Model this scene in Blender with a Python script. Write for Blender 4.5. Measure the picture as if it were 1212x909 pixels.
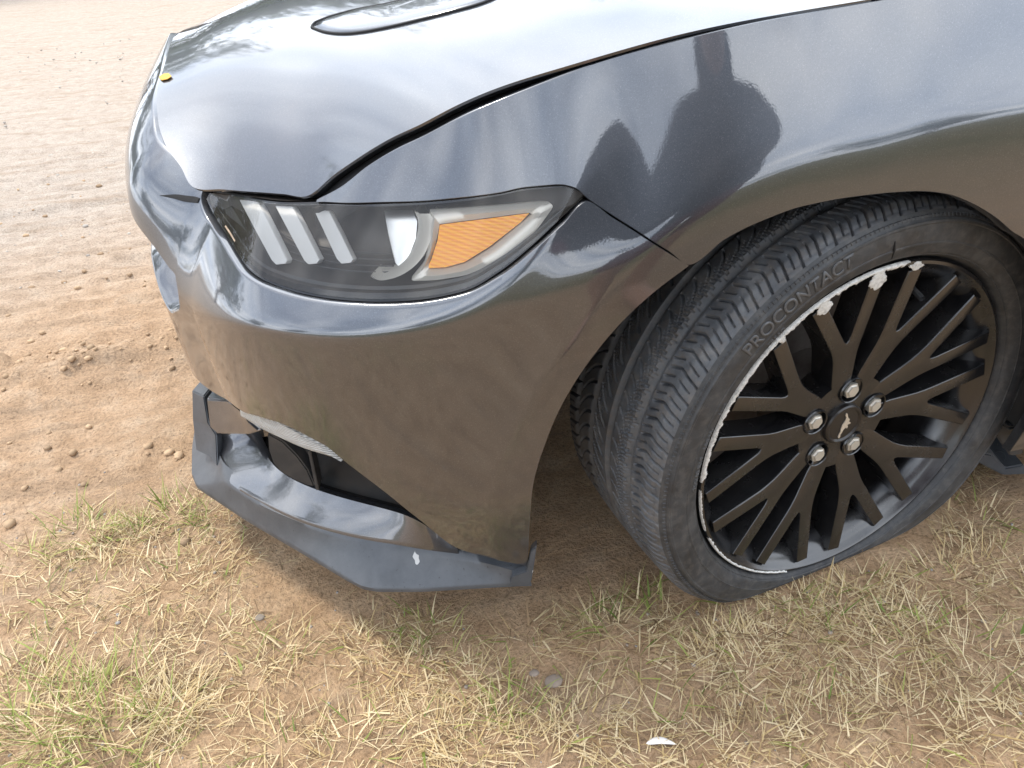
import bpy, bmesh, math, random
import numpy as np
from mathutils import Matrix, Vector

for o in list(bpy.data.objects):
    bpy.data.objects.remove(o, do_unlink=True)
scene = bpy.context.scene
COL = scene.collection
RNG = np.random.default_rng(7)
random.seed(7)
LOG = []

# ------------------------------------------------------------------ camera
# frame: x towards the car's tail, y towards the car's far side, z up;
# front axle at x = 0, car centre line at y = 0, ground at z = 0 (metres)
CAM = np.array([-0.58257, -1.65339, 0.98012])
YAW, PITCH, ROLL, FPX = 0.15666, 0.57873, -0.0840035, 879.455
PW, PH = 1212.0, 909.0
_fw = np.array([math.sin(YAW)*math.cos(PITCH), math.cos(YAW)*math.cos(PITCH), -math.sin(PITCH)])
_r0 = np.array([math.cos(YAW), -math.sin(YAW), 0.0])
_u0 = np.cross(_r0, _fw)
_rt = math.cos(ROLL)*_r0 + math.sin(ROLL)*_u0
_up = -math.sin(ROLL)*_r0 + math.cos(ROLL)*_u0
cam_d = bpy.data.cameras.new('camera')
cam = bpy.data.objects.new('camera', cam_d)
COL.objects.link(cam)
cam_d.sensor_fit = 'HORIZONTAL'
cam_d.sensor_width = 36.0
cam_d.lens = 36.0*FPX/PW
cam_d.clip_start = 0.02
cam_d.clip_end = 4000
M = Matrix.Identity(4)
for i in range(3):
    M[i][0], M[i][1], M[i][2], M[i][3] = _rt[i], _up[i], -_fw[i], CAM[i]
cam.matrix_world = M
scene.camera = cam

# ------------------------------------------------------------------ sky, sun, exposure
SUN_EL, SUN_AZ = math.radians(60), math.radians(140)      # azimuth measured from +x towards +y
SUN_DIR = Vector((math.cos(SUN_EL)*math.cos(SUN_AZ), math.cos(SUN_EL)*math.sin(SUN_AZ), math.sin(SUN_EL)))
world = bpy.data.worlds.new('World')
scene.world = world
world.use_nodes = True
wn, wl = world.node_tree.nodes, world.node_tree.links
wn.clear()
w_out = wn.new('ShaderNodeOutputWorld')
w_bg = wn.new('ShaderNodeBackground')
w_sky = wn.new('ShaderNodeTexSky')
w_sky.sky_type = 'NISHITA'
w_sky.sun_disc = False
w_sky.sun_elevation = SUN_EL
w_sky.sun_rotation = math.pi/2 - SUN_AZ
w_sky.air_density = 1.0
w_sky.dust_density = 1.5
w_tc = wn.new('ShaderNodeTexCoord')
w_sep = wn.new('ShaderNodeSeparateXYZ')
wl.new(w_tc.outputs['Generated'], w_sep.inputs[0])
# cloud layer: the view direction projected on a flat sheet of cloud
w_zmax = wn.new('ShaderNodeMath'); w_zmax.operation = 'MAXIMUM'; w_zmax.inputs[1].default_value = 0.0
wl.new(w_sep.outputs['Z'], w_zmax.inputs[0])
w_zadd = wn.new('ShaderNodeMath'); w_zadd.operation = 'ADD'; w_zadd.inputs[1].default_value = 0.22
wl.new(w_zmax.outputs[0], w_zadd.inputs[0])
w_div = wn.new('ShaderNodeVectorMath'); w_div.operation = 'DIVIDE'
w_cz = wn.new('ShaderNodeCombineXYZ')
for k in 'XYZ':
    wl.new(w_zadd.outputs[0], w_cz.inputs[k])
wl.new(w_tc.outputs['Generated'], w_div.inputs[0]); wl.new(w_cz.outputs[0], w_div.inputs[1])
w_n = wn.new('ShaderNodeTexNoise'); w_n.inputs['Scale'].default_value = 1.0
w_n.inputs['Detail'].default_value = 7; w_n.inputs['Roughness'].default_value = 0.56
w_n.inputs['Distortion'].default_value = 0.5
wl.new(w_div.outputs[0], w_n.inputs['Vector'])
w_r = wn.new('ShaderNodeValToRGB')
w_r.color_ramp.elements[0].position = 0.36; w_r.color_ramp.elements[0].color = (.20, .20, .20, 1)
w_r.color_ramp.elements[1].position = 0.54; w_r.color_ramp.elements[1].color = (1, 1, 1, 1)
wl.new(w_n.outputs['Fac'], w_r.inputs[0])
w_n2 = wn.new('ShaderNodeTexNoise'); w_n2.inputs['Scale'].default_value = 2.6
w_n2.inputs['Detail'].default_value = 5
wl.new(w_div.outputs[0], w_n2.inputs['Vector'])
w_r2 = wn.new('ShaderNodeValToRGB')
w_r2.color_ramp.elements[0].position = 0.32; w_r2.color_ramp.elements[0].color = (12.0, 13.8, 16.8, 1)
w_r2.color_ramp.elements[1].position = 0.66; w_r2.color_ramp.elements[1].color = (22.5, 23.2, 24.2, 1)
wl.new(w_n2.outputs['Fac'], w_r2.inputs[0])
w_mix = wn.new('ShaderNodeMix'); w_mix.data_type = 'RGBA'
wl.new(w_r.outputs['Color'], w_mix.inputs['Factor'])
wl.new(w_sky.outputs['Color'], w_mix.inputs['A'])
wl.new(w_r2.outputs['Color'], w_mix.inputs['B'])
wl.new(w_mix.outputs['Result'], w_bg.inputs['Color'])
w_bg.inputs['Strength'].default_value = 0.10
wl.new(w_bg.outputs[0], w_out.inputs[0])

sun_d = bpy.data.lights.new('sun', 'SUN')
sun_d.energy = 2.0
sun_d.angle = math.radians(10)
sun_d.color = (1.0, 0.92, 0.80)
sun = bpy.data.objects.new('sun', sun_d)
COL.objects.link(sun)
sun.rotation_euler = SUN_DIR.to_track_quat('Z', 'Y').to_euler()
sun.location = (0, 0, 8)

scene.render.engine = 'CYCLES'
vs = scene.view_settings
vs.view_transform = 'Standard'
vs.look = 'None'
vs.exposure = 0.70
vs.gamma = 1.0
vs.use_curve_mapping = False

# ------------------------------------------------------------------ pixel -> place helpers
def ray(px):
    return _fw + _rt*(px[0]-PW/2)/FPX - _up*(px[1]-PH/2)/FPX
def un(px, ax, v):                       # point of a pixel's ray on a plane x/y/z = v
    d = ray(px); k = 'xyz'.index(ax)
    return CAM + d*((v-CAM[k])/d[k])
def pj(X):
    d = np.asarray(X, float)-CAM; D = d@_fw
    return np.stack([PW/2+FPX*(d@_rt)/D, PH/2-FPX*(d@_up)/D], -1)
def soft(e, w):                          # smooth max(e,0)
    return 0.5*(e+np.sqrt(e*e+w*w))-0.0
def sst(x, a, b):
    t = np.clip((x-a)/(b-a), 0, 1); return t*t*(3-2*t)
def cr(pts, n):                          # smooth curve through points (Catmull-Rom, chord length)
    P = np.asarray(pts, float)
    if len(P) == 2:
        t = np.linspace(0, 1, n)[:, None]; return P[0]*(1-t)+P[1]*t
    L = np.r_[0, np.cumsum(np.maximum(np.linalg.norm(np.diff(P, axis=0), axis=1), 1e-9))]
    T = np.zeros_like(P)
    h = np.diff(L)[:, None]; d = np.diff(P, axis=0)/h
    T[1:-1] = (d[:-1]*h[1:]+d[1:]*h[:-1])/(h[:-1]+h[1:])
    T[0] = d[0]; T[-1] = d[-1]
    t = np.linspace(0, L[-1], n); i = np.clip(np.searchsorted(L, t, 'right')-1, 0, len(P)-2)
    hh = (L[i+1]-L[i])[:, None]; u = ((t-L[i])[:, None])/hh
    return ((2*u**3-3*u**2+1)*P[i]+(u**3-2*u**2+u)*hh*T[i]+(-2*u**3+3*u**2)*P[i+1]+(u**3-u**2)*hh*T[i+1])
def pline(pts, n, sm=0):                # polyline sampled evenly per segment, corners eased by sm passes
    P = np.asarray(pts, float); k = len(P)-1; m = max(2, n//k)
    out = np.concatenate([P[i]+(P[i+1]-P[i])*np.linspace(0, 1, m, endpoint=False)[:, None] for i in range(k)]+[P[-1:]])
    for _ in range(sm):
        o2 = out.copy(); o2[1:-1] = .25*out[:-2]+.5*out[1:-1]+.25*out[2:]; out = o2
    return out
def pchip(x, xs, ys):                    # smooth 1-D interpolation, held flat outside
    xs = np.asarray(xs, float); ys = np.asarray(ys, float)
    x = np.clip(np.asarray(x, float), xs[0], xs[-1])
    h = np.diff(xs); d = np.diff(ys)/h
    m = np.zeros_like(ys)
    for i in range(1, len(xs)-1):
        if d[i-1]*d[i] > 0:
            w1 = 2*h[i]+h[i-1]; w2 = h[i]+2*h[i-1]; m[i] = (w1+w2)/(w1/d[i-1]+w2/d[i])
    m[0] = d[0]; m[-1] = d[-1]
    i = np.clip(np.searchsorted(xs, x, 'right')-1, 0, len(xs)-2)
    u = (x-xs[i])/h[i]
    return (2*u**3-3*u**2+1)*ys[i]+(u**3-2*u**2+u)*h[i]*m[i]+(-2*u**3+3*u**2)*ys[i+1]+(u**3-u**2)*h[i]*m[i+1]

# ------------------------------------------------------------------ the car's side skin  S(s, z)
# s runs along the plan curve of the nose and flank (0 where the flank turns straight, negative to the nose)
X0, PA, PB, PN = -0.40, 0.950, 0.60, 2.5
_th = np.linspace(0, math.pi/2, 4001)
_cx = X0-PB*np.sin(_th)**(2/PN); _cy = -PA*np.cos(_th)**(2/PN)
_sl = np.r_[0, np.cumsum(np.hypot(np.diff(_cx), np.diff(_cy)))]
NOSE = -_sl[-1]                          # s at the centre line
def plan(s):
    s = np.asarray(s, float)
    q = np.clip(-s, 0, _sl[-1])
    x = np.interp(q, _sl, _cx); y = np.interp(q, _sl, _cy)
    x = np.where(s > 0, X0+s, x); y = np.where(s > 0, -PA, y)
    e = 2e-3
    q1 = np.clip(-s-e, 0, _sl[-1]); q2 = np.clip(-s+e, 0, _sl[-1])
    tx = np.interp(q1, _sl, _cx)-np.interp(q2, _sl, _cx); ty = np.interp(q1, _sl, _cy)-np.interp(q2, _sl, _cy)
    tx = np.where(s >= 0, 1.0, tx); ty = np.where(s >= 0, 0.0, ty)
    L = np.hypot(tx, ty); tx = tx/L; ty = ty/L
    return x, y, -ty, tx                  # point and inward normal
AX, AZ = -0.07, 0.29                     # wheel arch centre
F_ANG = [0, 40, 62, 80, 100, 112, 128, 145, 160, 181, 200]
F_RAD = [.448, .448, .448, .449, .449, .447, .432, .421, .424, .452, .455]
def gsm(lo, hi, fn, sig, n=3000):       # dense table of a curve, rounded by a Gaussian
    t = np.linspace(lo, hi, n); v = fn(t); h = (hi-lo)/(n-1); k = int(4*sig/h)+1
    w = np.exp(-.5*((np.arange(-k, k+1)*h)/sig)**2); w /= w.sum()
    v = np.convolve(np.r_[2*v[0]-v[k:0:-1], v, 2*v[-1]-v[-2:-k-2:-1]], w, 'valid')
    return lambda x: np.interp(x, t, v)
f_rad = gsm(-90, 270, lambda a: pchip(a, F_ANG, F_RAD), 7)
CREASE = None
def dfun(s, z):
    s = np.asarray(s, float); z = np.asarray(z, float)
    x, y, nx, ny = plan(s)
    d = 0.07*soft(0.62-z, .04) + 0.35*soft(0.30-z, .03)**1.0*0.5
    ang = np.degrees(np.arctan2(z-AZ, x-AX)); ang = np.where(ang < -90, ang+360, ang)
    rho = np.hypot(x-AX, z-AZ)
    e = soft(rho-f_rad(ang), .006)
    wl_ = sst(ang, 112, 150)             # bumper side of the arch
    wf = sst(x, -.56, -.30)
    d = d + wl_*(1-wf*.0)*0.22*0.05*(1-np.exp(-e/0.05))
    if CREASE is not None:
        zg = GAPZ(s); Dg = GAPD(s)
        xx = np.clip(x, -.60, .9)
        line = .655+.333*(xx+.29)-.333*soft(xx+.02, .10)
        base_l = line+.012
        arc_ = AZ+np.sqrt(np.maximum(.447**2-(np.clip(x, -.42, .20)-AX)**2, .01))-.004
        zl = base_l+soft(arc_-base_l, .006)*sst(x, -.46, -.20)
        gate = 1.0
        zc = CREASE(s)
        kr = .007+.030*(1-sst(s, -.66, -.38))
        w_ = sst(x, -.56, -.30)
        d_side = d + w_*.5*soft(z-zl, .012)*gate + (1-w_)*Dg*soft(z-zc, kr)/soft(zg-zc, kr)
        zs = pchip(s, SEAM[0], SEAM[1]); Ds = pchip(s, SEAM[0], SEAM[2])
        t = np.clip((z-0.585)/(zs-0.585), 0, 1.3)
        d_nose = Ds*t**NPOW + 0.02*soft(0.56-z, .03)
        w = sst(s, -.80, -.60)
        d = d_nose*(1-w)+d_side*w
    return d
def S(s, z, off=0.0):
    x, y, nx, ny = plan(s); d = dfun(s, z)+off
    return np.stack([x+nx*d, y+ny*d, np.asarray(z, float)+0*x], -1)
def solve(px, off=0.0, s0=-.3, z0=.6):   # pixel -> (s, z) on the skin
    px = np.asarray(px, float); q = np.array([s0, z0])
    f = lambda q: pj(S(q[0], q[1], off))-px
    F = f(q)
    for it in range(80):
        if F@F < 1e-4: break
        J = np.stack([(f(q+[1e-4, 0])-F)/1e-4, (f(q+[0, 1e-4])-F)/1e-4], 1)
        st = np.linalg.lstsq(J, -F, rcond=1e-6)[0]
        st *= min(1, .08/(np.linalg.norm(st)+1e-12))
        k = 1.0
        while k > .01:
            q2 = q+k*st; F2 = f(q2)
            if F2@F2 < F@F: break
            k *= .5
        else: break
        q, F = q2, F2
    solve.err = math.sqrt(F@F)
    return q
def solve_line(pts, off=0.0, s0=None, z0=.6, n=0):
    out = []; g = None
    for p_ in pts:
        best = None
        for gs in ([g] if g is not None else [])+[np.array([a, b]) for a in (-.55, -.3, -.1, .2) for b in (.45, .65)]:
            q = solve(p_, off, gs[0], gs[1])
            if best is None or solve.err < best[0]-1e-3: best = (solve.err, q)
            if best[0] < .05 and g is not None: break
        if best[0] > 1.5: print('solve miss', p_, best)
        g = best[1]; out.append(g)
    return np.array(out)
def to_plan(P):                          # point -> (s, z, offset from the plan curve)
    ss = np.linspace(NOSE, .6, 8001); x, y, nx, ny = plan(ss)
    i = np.argmin((x-P[0])**2+(y-P[1])**2)
    return ss[i], P[2], (P[0]-x[i])*nx[i]+(P[1]-y[i])*ny[i]
NPOW = 3.4
SEAM_PX = [(192.7, 79, -.24), (184.5, 109, -.35), (184.5, 132, -.41), (188, 155, -.455), (196, 175, -.50), (212.5, 198, -.54), (225.7, 219.5, -.575)]
SEAM3 = [np.array([-.918, 0.0, .812])]+[un(q[:2], 'y', q[2]) for q in SEAM_PX]
SEAM = np.array([to_plan(q) for q in SEAM3]).T
CR_PX = [(232, 365), (282, 381.5), (344, 393), (418, 397), (467.5, 392), (529, 379.5), (579, 357), (616, 328), (657, 287), (690, 245)]
_c = solve_line(CR_PX)
_cs = np.r_[NOSE, -.78, _c[:, 0], .06]; _cz = np.r_[_c[0, 1]-.03, _c[0, 1]-.02, _c[:, 1], _c[-1, 1]+.04]
# joint between hood and fender: pixel and lateral position
GAP_Y = [(373.6, 241, -.760), (404, 221, -.775), (433.6, 198, -.788), (466.6, 178, -.802), (500, 162, -.817), (561.6, 131, -.838), (623, 106, -.848), (691, 80, -.853), (812, 46, -.861), (900, 26, -.870), (1023, 4, -.884)]
_g = np.array([to_plan(un(q[:2], 'y', q[2])) for q in GAP_Y]+[(.72, .874, .060), (1.1, .892, .056), (2.5, .93, .06)])
_g = np.r_[np.array([(NOSE, .66, .08), (-.66, .668, .092), (-.55, .675, .102), (-.45, .683, .108)]), _g]
GAPZ = gsm(NOSE, 3.9, lambda q: pchip(q, _g[:, 0], _g[:, 1]), .02); GAPD = gsm(NOSE, 3.9, lambda q: pchip(q, _g[:, 0], _g[:, 2]), .03)
CREASE = gsm(NOSE, 2.0, lambda q: pchip(q, _cs, _cz), .022)
print(np.round(_g, 3).tolist())

# ------------------------------------------------------------------ object helpers
def tag(o, label=None, cat=None, group=None, kind=None):
    if label: o['label'] = label
    if cat: o['category'] = cat
    if group: o['group'] = group
    if kind: o['kind'] = kind
    return o
def empty(name, loc=(0, 0, 0), parent=None):
    o = bpy.data.objects.new(name, None); COL.objects.link(o); o.location = loc
    o.empty_display_size = .1
    if parent: o.parent = parent
    return o
def mk(name, V, F, mat, parent=None, smooth=True, sharp=35):
    me = bpy.data.meshes.new(name)
    me.from_pydata([tuple(map(float, v)) for v in V], [], [tuple(map(int, f)) for f in F])
    me.validate()
    me.update()
    if smooth:
        me.polygons.foreach_set('use_smooth', [True]*len(me.polygons))
        if sharp: me.set_sharp_from_angle(angle=math.radians(sharp))
    if mat: me.materials.append(mat)
    o = bpy.data.objects.new(name, me); COL.objects.link(o)
    if parent: o.parent = parent
    return o
def from_bm(name, bm, mat, parent=None, smooth=True, sharp=35):
    me = bpy.data.meshes.new(name); bm.normal_update(); bm.to_mesh(me); bm.free()
    if smooth:
        me.polygons.foreach_set('use_smooth', [True]*len(me.polygons))
        if sharp: me.set_sharp_from_angle(angle=math.radians(sharp))
    if mat: me.materials.append(mat)
    o = bpy.data.objects.new(name, me); COL.objects.link(o)
    if parent: o.parent = parent
    return o
def fast_mesh(name, V, F, mat, smooth=False, uvcol=None):   # numpy quads or tris
    V = np.asarray(V, np.float32); F = np.asarray(F, np.int32)
    me = bpy.data.meshes.new(name)
    me.vertices.add(len(V)); me.vertices.foreach_set('co', V.ravel())
    k = F.shape[1]
    me.loops.add(F.size); me.loops.foreach_set('vertex_index', F.ravel())
    me.polygons.add(len(F)); me.polygons.foreach_set('loop_start', np.arange(0, F.size, k, dtype=np.int32))
    if smooth: me.polygons.foreach_set('use_smooth', np.ones(len(F), bool))
    if uvcol is not None:
        at = me.color_attributes.new('tint', 'FLOAT_COLOR', 'POINT')
        at.data.foreach_set('color', np.asarray(uvcol, np.float32).ravel())
    me.update(calc_edges=True); me.validate()
    if mat: me.materials.append(mat)
    o = bpy.data.objects.new(name, me); COL.objects.link(o)
    return o
def grid_faces(n, m, wrap_n=False, wrap_m=False, flip=False):
    i = np.arange(n if wrap_n else n-1); j = np.arange(m if wrap_m else m-1)
    I, J = np.meshgrid(i, j, indexing='ij')
    a = I*m+J; b = ((I+1) % n)*m+J; c = ((I+1) % n)*m+(J+1) % m; d = I*m+(J+1) % m
    F = np.stack([a, b, c, d], -1).reshape(-1, 4)
    return F[:, ::-1] if flip else F
def loft(name, curves, mat, parent=None, flip=False, thick=0.0, wrap=False, sharp=35):
    G = np.asarray(curves, float); n, m = G.shape[:2]
    F = grid_faces(n, m, wrap_n=wrap, flip=flip)
    o = mk(name, G.reshape(-1, 3), F, mat, parent, sharp=sharp)
    if thick:
        md = o.modifiers.new('thickness', 'SOLIDIFY'); md.thickness = thick; md.offset = -1
    return o
def poly_px(name, px, off, mat, parent, depth=.004, bevel=0.0):
    """flat piece whose outline is given on the skin at inward offset off"""
    q = solve_line(px, off); P = S(q[:, 0], q[:, 1], off)
    x, y, nx, ny = plan(q[:, 0])
    N = np.stack([nx, ny, 0*nx], -1).mean(0); N[2] = -.3; N /= np.linalg.norm(N)
    bm = bmesh.new()
    vs_ = [bm.verts.new(p_) for p_ in P]
    f = bm.faces.new(vs_)
    r = bmesh.ops.extrude_face_region(bm, geom=[f])
    bmesh.ops.translate(bm, vec=Vector(N*depth), verts=[v for v in r['geom'] if isinstance(v, bmesh.types.BMVert)])
    bmesh.ops.recalc_face_normals(bm, faces=bm.faces)
    if bevel:
        bmesh.ops.bevel(bm, geom=list(bm.edges), offset=bevel, segments=2, affect='EDGES', profile=.6)
    bmesh.ops.triangulate(bm, faces=[f_ for f_ in bm.faces if len(f_.verts) > 4])
    return from_bm(name, bm, mat, parent, sharp=40)
def tube(P, r, n=8, closed=False):
    P = np.asarray(P, float); m = len(P)
    T = np.gradient(P, axis=0) if not closed else np.roll(P, -1, 0)-np.roll(P, 1, 0)
    T /= np.linalg.norm(T, axis=1)[:, None]+1e-12
    ref = np.array([0, 0, 1.0]) if abs(T[0][2]) < .9 else np.array([1.0, 0, 0])
    U = ref-(ref@T.T)[:, None]*T; U /= np.linalg.norm(U, axis=1)[:, None]+1e-12
    W = np.cross(T, U); a = np.linspace(0, 2*math.pi, n, endpoint=False)
    r = np.broadcast_to(np.asarray(r, float), (m,))
    V = P[:, None]+r[:, None, None]*(np.cos(a)[None, :, None]*U[:, None]+np.sin(a)[None, :, None]*W[:, None])
    return V.reshape(-1, 3), grid_faces(m, n, wrap_n=closed, wrap_m=True)
def box(bm, c, h, rot=None):
    r = bmesh.ops.create_cube(bm, size=2.0)
    mt = Matrix.Translation(c) @ (rot.to_4x4() if rot else Matrix.Identity(4)) @ Matrix.Diagonal((*h, 1))
    bmesh.ops.transform(bm, matrix=mt, verts=r['verts'])
    return r['verts']

# ------------------------------------------------------------------ materials
def new_mat(name):
    m = bpy.data.materials.new(name); m.use_nodes = True
    nt = m.node_tree; b = nt.nodes['Principled BSDF']
    return m, nt, b
def N(nt, t, **kw):
    n = nt.nodes.new(t)
    for k, v in kw.items():
        if k in n.inputs: n.inputs[k].default_value = v
        else: setattr(n, k, v)
    return n
def ramp(nt, src, stops):
    r = nt.nodes.new('ShaderNodeValToRGB'); e = r.color_ramp.elements
    while len(e) < len(stops): e.new(.5)
    for i, (p_, c) in enumerate(stops):
        e[i].position = p_; e[i].color = (*c, 1) if len(c) == 3 else c
    nt.links.new(src, r.inputs[0]); return r.outputs['Color']
def noise(nt, scale, detail=4, rough=.5, coord='Object', dist=0.0, vec=None):
    t = nt.nodes.new('ShaderNodeTexCoord'); n = nt.nodes.new('ShaderNodeTexNoise')
    n.inputs['Scale'].default_value = scale; n.inputs['Detail'].default_value = detail
    n.inputs['Roughness'].default_value = rough; n.inputs['Distortion'].default_value = dist
    nt.links.new(vec if vec else t.outputs[coord], n.inputs['Vector']); return n.outputs['Fac']
def mixc(nt, f, a, b):
    m = nt.nodes.new('ShaderNodeMix'); m.data_type = 'RGBA'
    for s, v in ((m.inputs['Factor'], f), (m.inputs['A'], a), (m.inputs['B'], b)):
        if isinstance(v, bpy.types.NodeSocket): nt.links.new(v, s)
        elif isinstance(v, (int, float)): s.default_value = v
        else: s.default_value = (*v, 1)
    return m.outputs['Result']
def bump(nt, b, h, strength=.3, dist=.002):
    n = nt.nodes.new('ShaderNodeBump'); n.inputs['Strength'].default_value = strength; n.inputs['Distance'].default_value = dist
    nt.links.new(h, n.inputs['Height']); nt.links.new(n.outputs[0], b.inputs['Normal'])
def plain(name, col, rough, metallic=0.0, spec=.5, dust=None, dust_amt=.5, scale=40, coat=0.0):
    m, nt, b = new_mat(name)
    b.inputs['Base Color'].default_value = (*col, 1); b.inputs['Roughness'].default_value = rough
    b.inputs['Metallic'].default_value = metallic; b.inputs['Specular IOR Level'].default_value = spec
    b.inputs['Coat Weight'].default_value = coat
    if dust:
        f = ramp(nt, noise(nt, scale, 6, .62), [(.42, (0, 0, 0)), (.75, (dust_amt,)*3)])
        nt.links.new(mixc(nt, f, col, dust), b.inputs['Base Color'])
        fr = ramp(nt, noise(nt, scale, 6, .62), [(.4, (rough,)*3), (.75, (min(1, rough+.3),)*3)])
        nt.links.new(fr, b.inputs['Roughness'])
    return m
def make_paint():
    m, nt, b = new_mat('grey_metallic_paint')
    # fine metallic flake: tiny cells of slightly different brightness and tilt
    tc = nt.nodes.new('ShaderNodeTexCoord')
    v = nt.nodes.new('ShaderNodeTexVoronoi'); v.inputs['Scale'].default_value = 1300
    nt.links.new(tc.outputs['Object'], v.inputs['Vector'])
    fl = ramp(nt, v.outputs['Color'], [(.0, (.062, .068, .079)), (.8, (.084, .091, .104)), (1.0, (.14, .145, .155))])
    dirt = ramp(nt, noise(nt, 9, 6, .62), [(.42, (0, 0, 0)), (.80, (.10,)*3)])
    sep = nt.nodes.new('ShaderNodeSeparateXYZ'); nt.links.new(tc.outputs['Object'], sep.inputs[0])
    low = nt.nodes.new('ShaderNodeMapRange'); low.inputs['From Min'].default_value = .60; low.inputs['From Max'].default_value = .18
    nt.links.new(sep.outputs['Z'], low.inputs['Value'])
    dm = nt.nodes.new('ShaderNodeMath'); dm.operation = 'MULTIPLY_ADD'
    nt.links.new(low.outputs[0], dm.inputs[0]); dm.inputs[1].default_value = .10
    nt.links.new(dirt, dm.inputs[2])
    spl = ramp(nt, noise(nt, 55, 5, .7), [(.55, (0, 0, 0)), (.62, (1, 1, 1))])
    dm2 = nt.nodes.new('ShaderNodeMath'); dm2.operation = 'MULTIPLY'
    k = nt.nodes.new('ShaderNodeMath'); k.operation = 'MULTIPLY_ADD'; k.inputs[1].default_value = .35; k.inputs[2].default_value = .65
    nt.links.new(spl, k.inputs[0]); nt.links.new(k.outputs[0], dm2.inputs[0]); nt.links.new(dm.outputs[0], dm2.inputs[1])
    dust_f = dm2.outputs[0]
    nt.links.new(mixc(nt, dust_f, fl, (.17, .115, .075)), b.inputs['Base Color'])
    met = nt.nodes.new('ShaderNodeMath'); met.operation = 'MULTIPLY_ADD'; met.inputs[1].default_value = -.85; met.inputs[2].default_value = .85
    nt.links.new(dust_f, met.inputs[0]); nt.links.new(met.outputs[0], b.inputs['Metallic'])
    b.inputs['Roughness'].default_value = .36
    b.inputs['Coat Weight'].default_value = 1.0
    b.inputs['Coat IOR'].default_value = 1.82
    cr_ = nt.nodes.new('ShaderNodeMath'); cr_.operation = 'MULTIPLY_ADD'; cr_.inputs[1].default_value = .35; cr_.inputs[2].default_value = .022
    nt.links.new(dust_f, cr_.inputs[0]); nt.links.new(cr_.outputs[0], b.inputs['Coat Roughness'])
    nb = nt.nodes.new('ShaderNodeBump'); nb.inputs['Strength'].default_value = .012; nb.inputs['Distance'].default_value = .002
    nt.links.new(noise(nt, 420, 2, .5), nb.inputs['Height']); nt.links.new(nb.outputs[0], b.inputs['Coat Normal'])
    return m
PAINT = make_paint()
GAP = plain('black_gap', (.004, .004, .005), .8)
LINER = plain('black_liner_plastic', (.010, .010, .010), .85, dust=(.06, .045, .033), dust_amt=.5, scale=14)
def make_splitter_mat():
    m, nt, b = new_mat('weathered_black_plastic')
    n1 = noise(nt, 26, 6, .65); n2 = noise(nt, 230, 3, .6)
    c = ramp(nt, n1, [(.3, (.040, .045, .052)), (.7, (.070, .076, .085))])
    specks = ramp(nt, n2, [(.66, (0, 0, 0)), (.73, (1, 1, 1))])
    c = mixc(nt, specks, c, (.012, .012, .014))
    chips = ramp(nt, noise(nt, 38, 2, .4), [(.765, (0, 0, 0)), (.775, (1, 1, 1))])
    c = mixc(nt, chips, c, (.45, .45, .44))
    nt.links.new(c, b.inputs['Base Color'])
    b.inputs['Roughness'].default_value = .40; b.inputs['Specular IOR Level'].default_value = .6
    bump(nt, b, n2, .12, .001)
    return m
SPLIT = make_splitter_mat()
PLASTIC = plain('dark_grey_plastic', (.030, .032, .035), .42, dust=(.14, .11, .085), dust_amt=.35, scale=30)
GLOSSBLACK = plain('gloss_black', (.008, .008, .009), .12)
SILVER = plain('satin_silver', (.70, .69, .66), .28, metallic=1.0)
CHROME = plain('chrome', (.82, .81, .78), .08, metallic=1.0)
HOUSING = plain('smoked_housing', (.022, .018, .016), .40)
def make_lens():
    m, nt, b = new_mat('clear_lens')
    nt.nodes.remove(b)
    out = [n for n in nt.nodes if n.type == 'OUTPUT_MATERIAL'][0]
    t = nt.nodes.new('ShaderNodeBsdfTransparent'); t.inputs[0].default_value = (.97, .965, .95, 1)
    g = nt.nodes.new('ShaderNodeBsdfGlossy'); g.inputs['Roughness'].default_value = .03
    f = nt.nodes.new('ShaderNodeFresnel'); f.inputs[0].default_value = 1.45
    d = nt.nodes.new('ShaderNodeBsdfDiffuse'); d.inputs[0].default_value = (.55, .50, .44, 1)
    mx = nt.nodes.new('ShaderNodeMixShader'); mx2 = nt.nodes.new('ShaderNodeMixShader')
    haze_f = ramp(nt, noise(nt, 24, 5, .6), [(.30, (.012,)*3), (.75, (.05,)*3)])
    nt.links.new(haze_f, mx2.inputs[0]); nt.links.new(t.outputs[0], mx2.inputs[1]); nt.links.new(d.outputs[0], mx2.inputs[2])
    nt.links.new(f.outputs[0], mx.inputs[0]); nt.links.new(mx2.outputs[0], mx.inputs[1]); nt.links.new(g.outputs[0], mx.inputs[2])
    nt.links.new(mx.outputs[0], out.inputs[0])
    return m
LENS = make_lens()
LIGHTBAR = plain('frosted_light_bar', (.58, .575, .56), .35)
PALETRIM = plain('pale_satin_trim', (.66, .63, .57), .38, metallic=.35)
def make_amber():
    m, nt, b = new_mat('amber_reflector_plastic')
    tc = nt.nodes.new('ShaderNodeTexCoord')
    w = nt.nodes.new('ShaderNodeTexWave'); w.wave_type = 'BANDS'; w.bands_direction = 'DIAGONAL'; w.inputs['Scale'].default_value = 70
    nt.links.new(tc.outputs['Object'], w.inputs['Vector'])
    w2 = nt.nodes.new('ShaderNodeTexWave'); w2.wave_type = 'BANDS'; w2.bands_direction = 'Z'; w2.inputs['Scale'].default_value = 110
    nt.links.new(tc.outputs['Object'], w2.inputs['Vector'])
    c = ramp(nt, w.outputs['Fac'], [(0, (.90, .30, .0)), (1, (1.0, .45, .0))])
    nt.links.new(c, b.inputs['Base Color']); b.inputs['Roughness'].default_value = .18
    ad = nt.nodes.new('ShaderNodeMath'); nt.links.new(w.outputs['Fac'], ad.inputs[0]); nt.links.new(w2.outputs['Fac'], ad.inputs[1])
    bump(nt, b, ad.outputs[0], .25, .001)
    return m
AMBER = make_amber()
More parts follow.
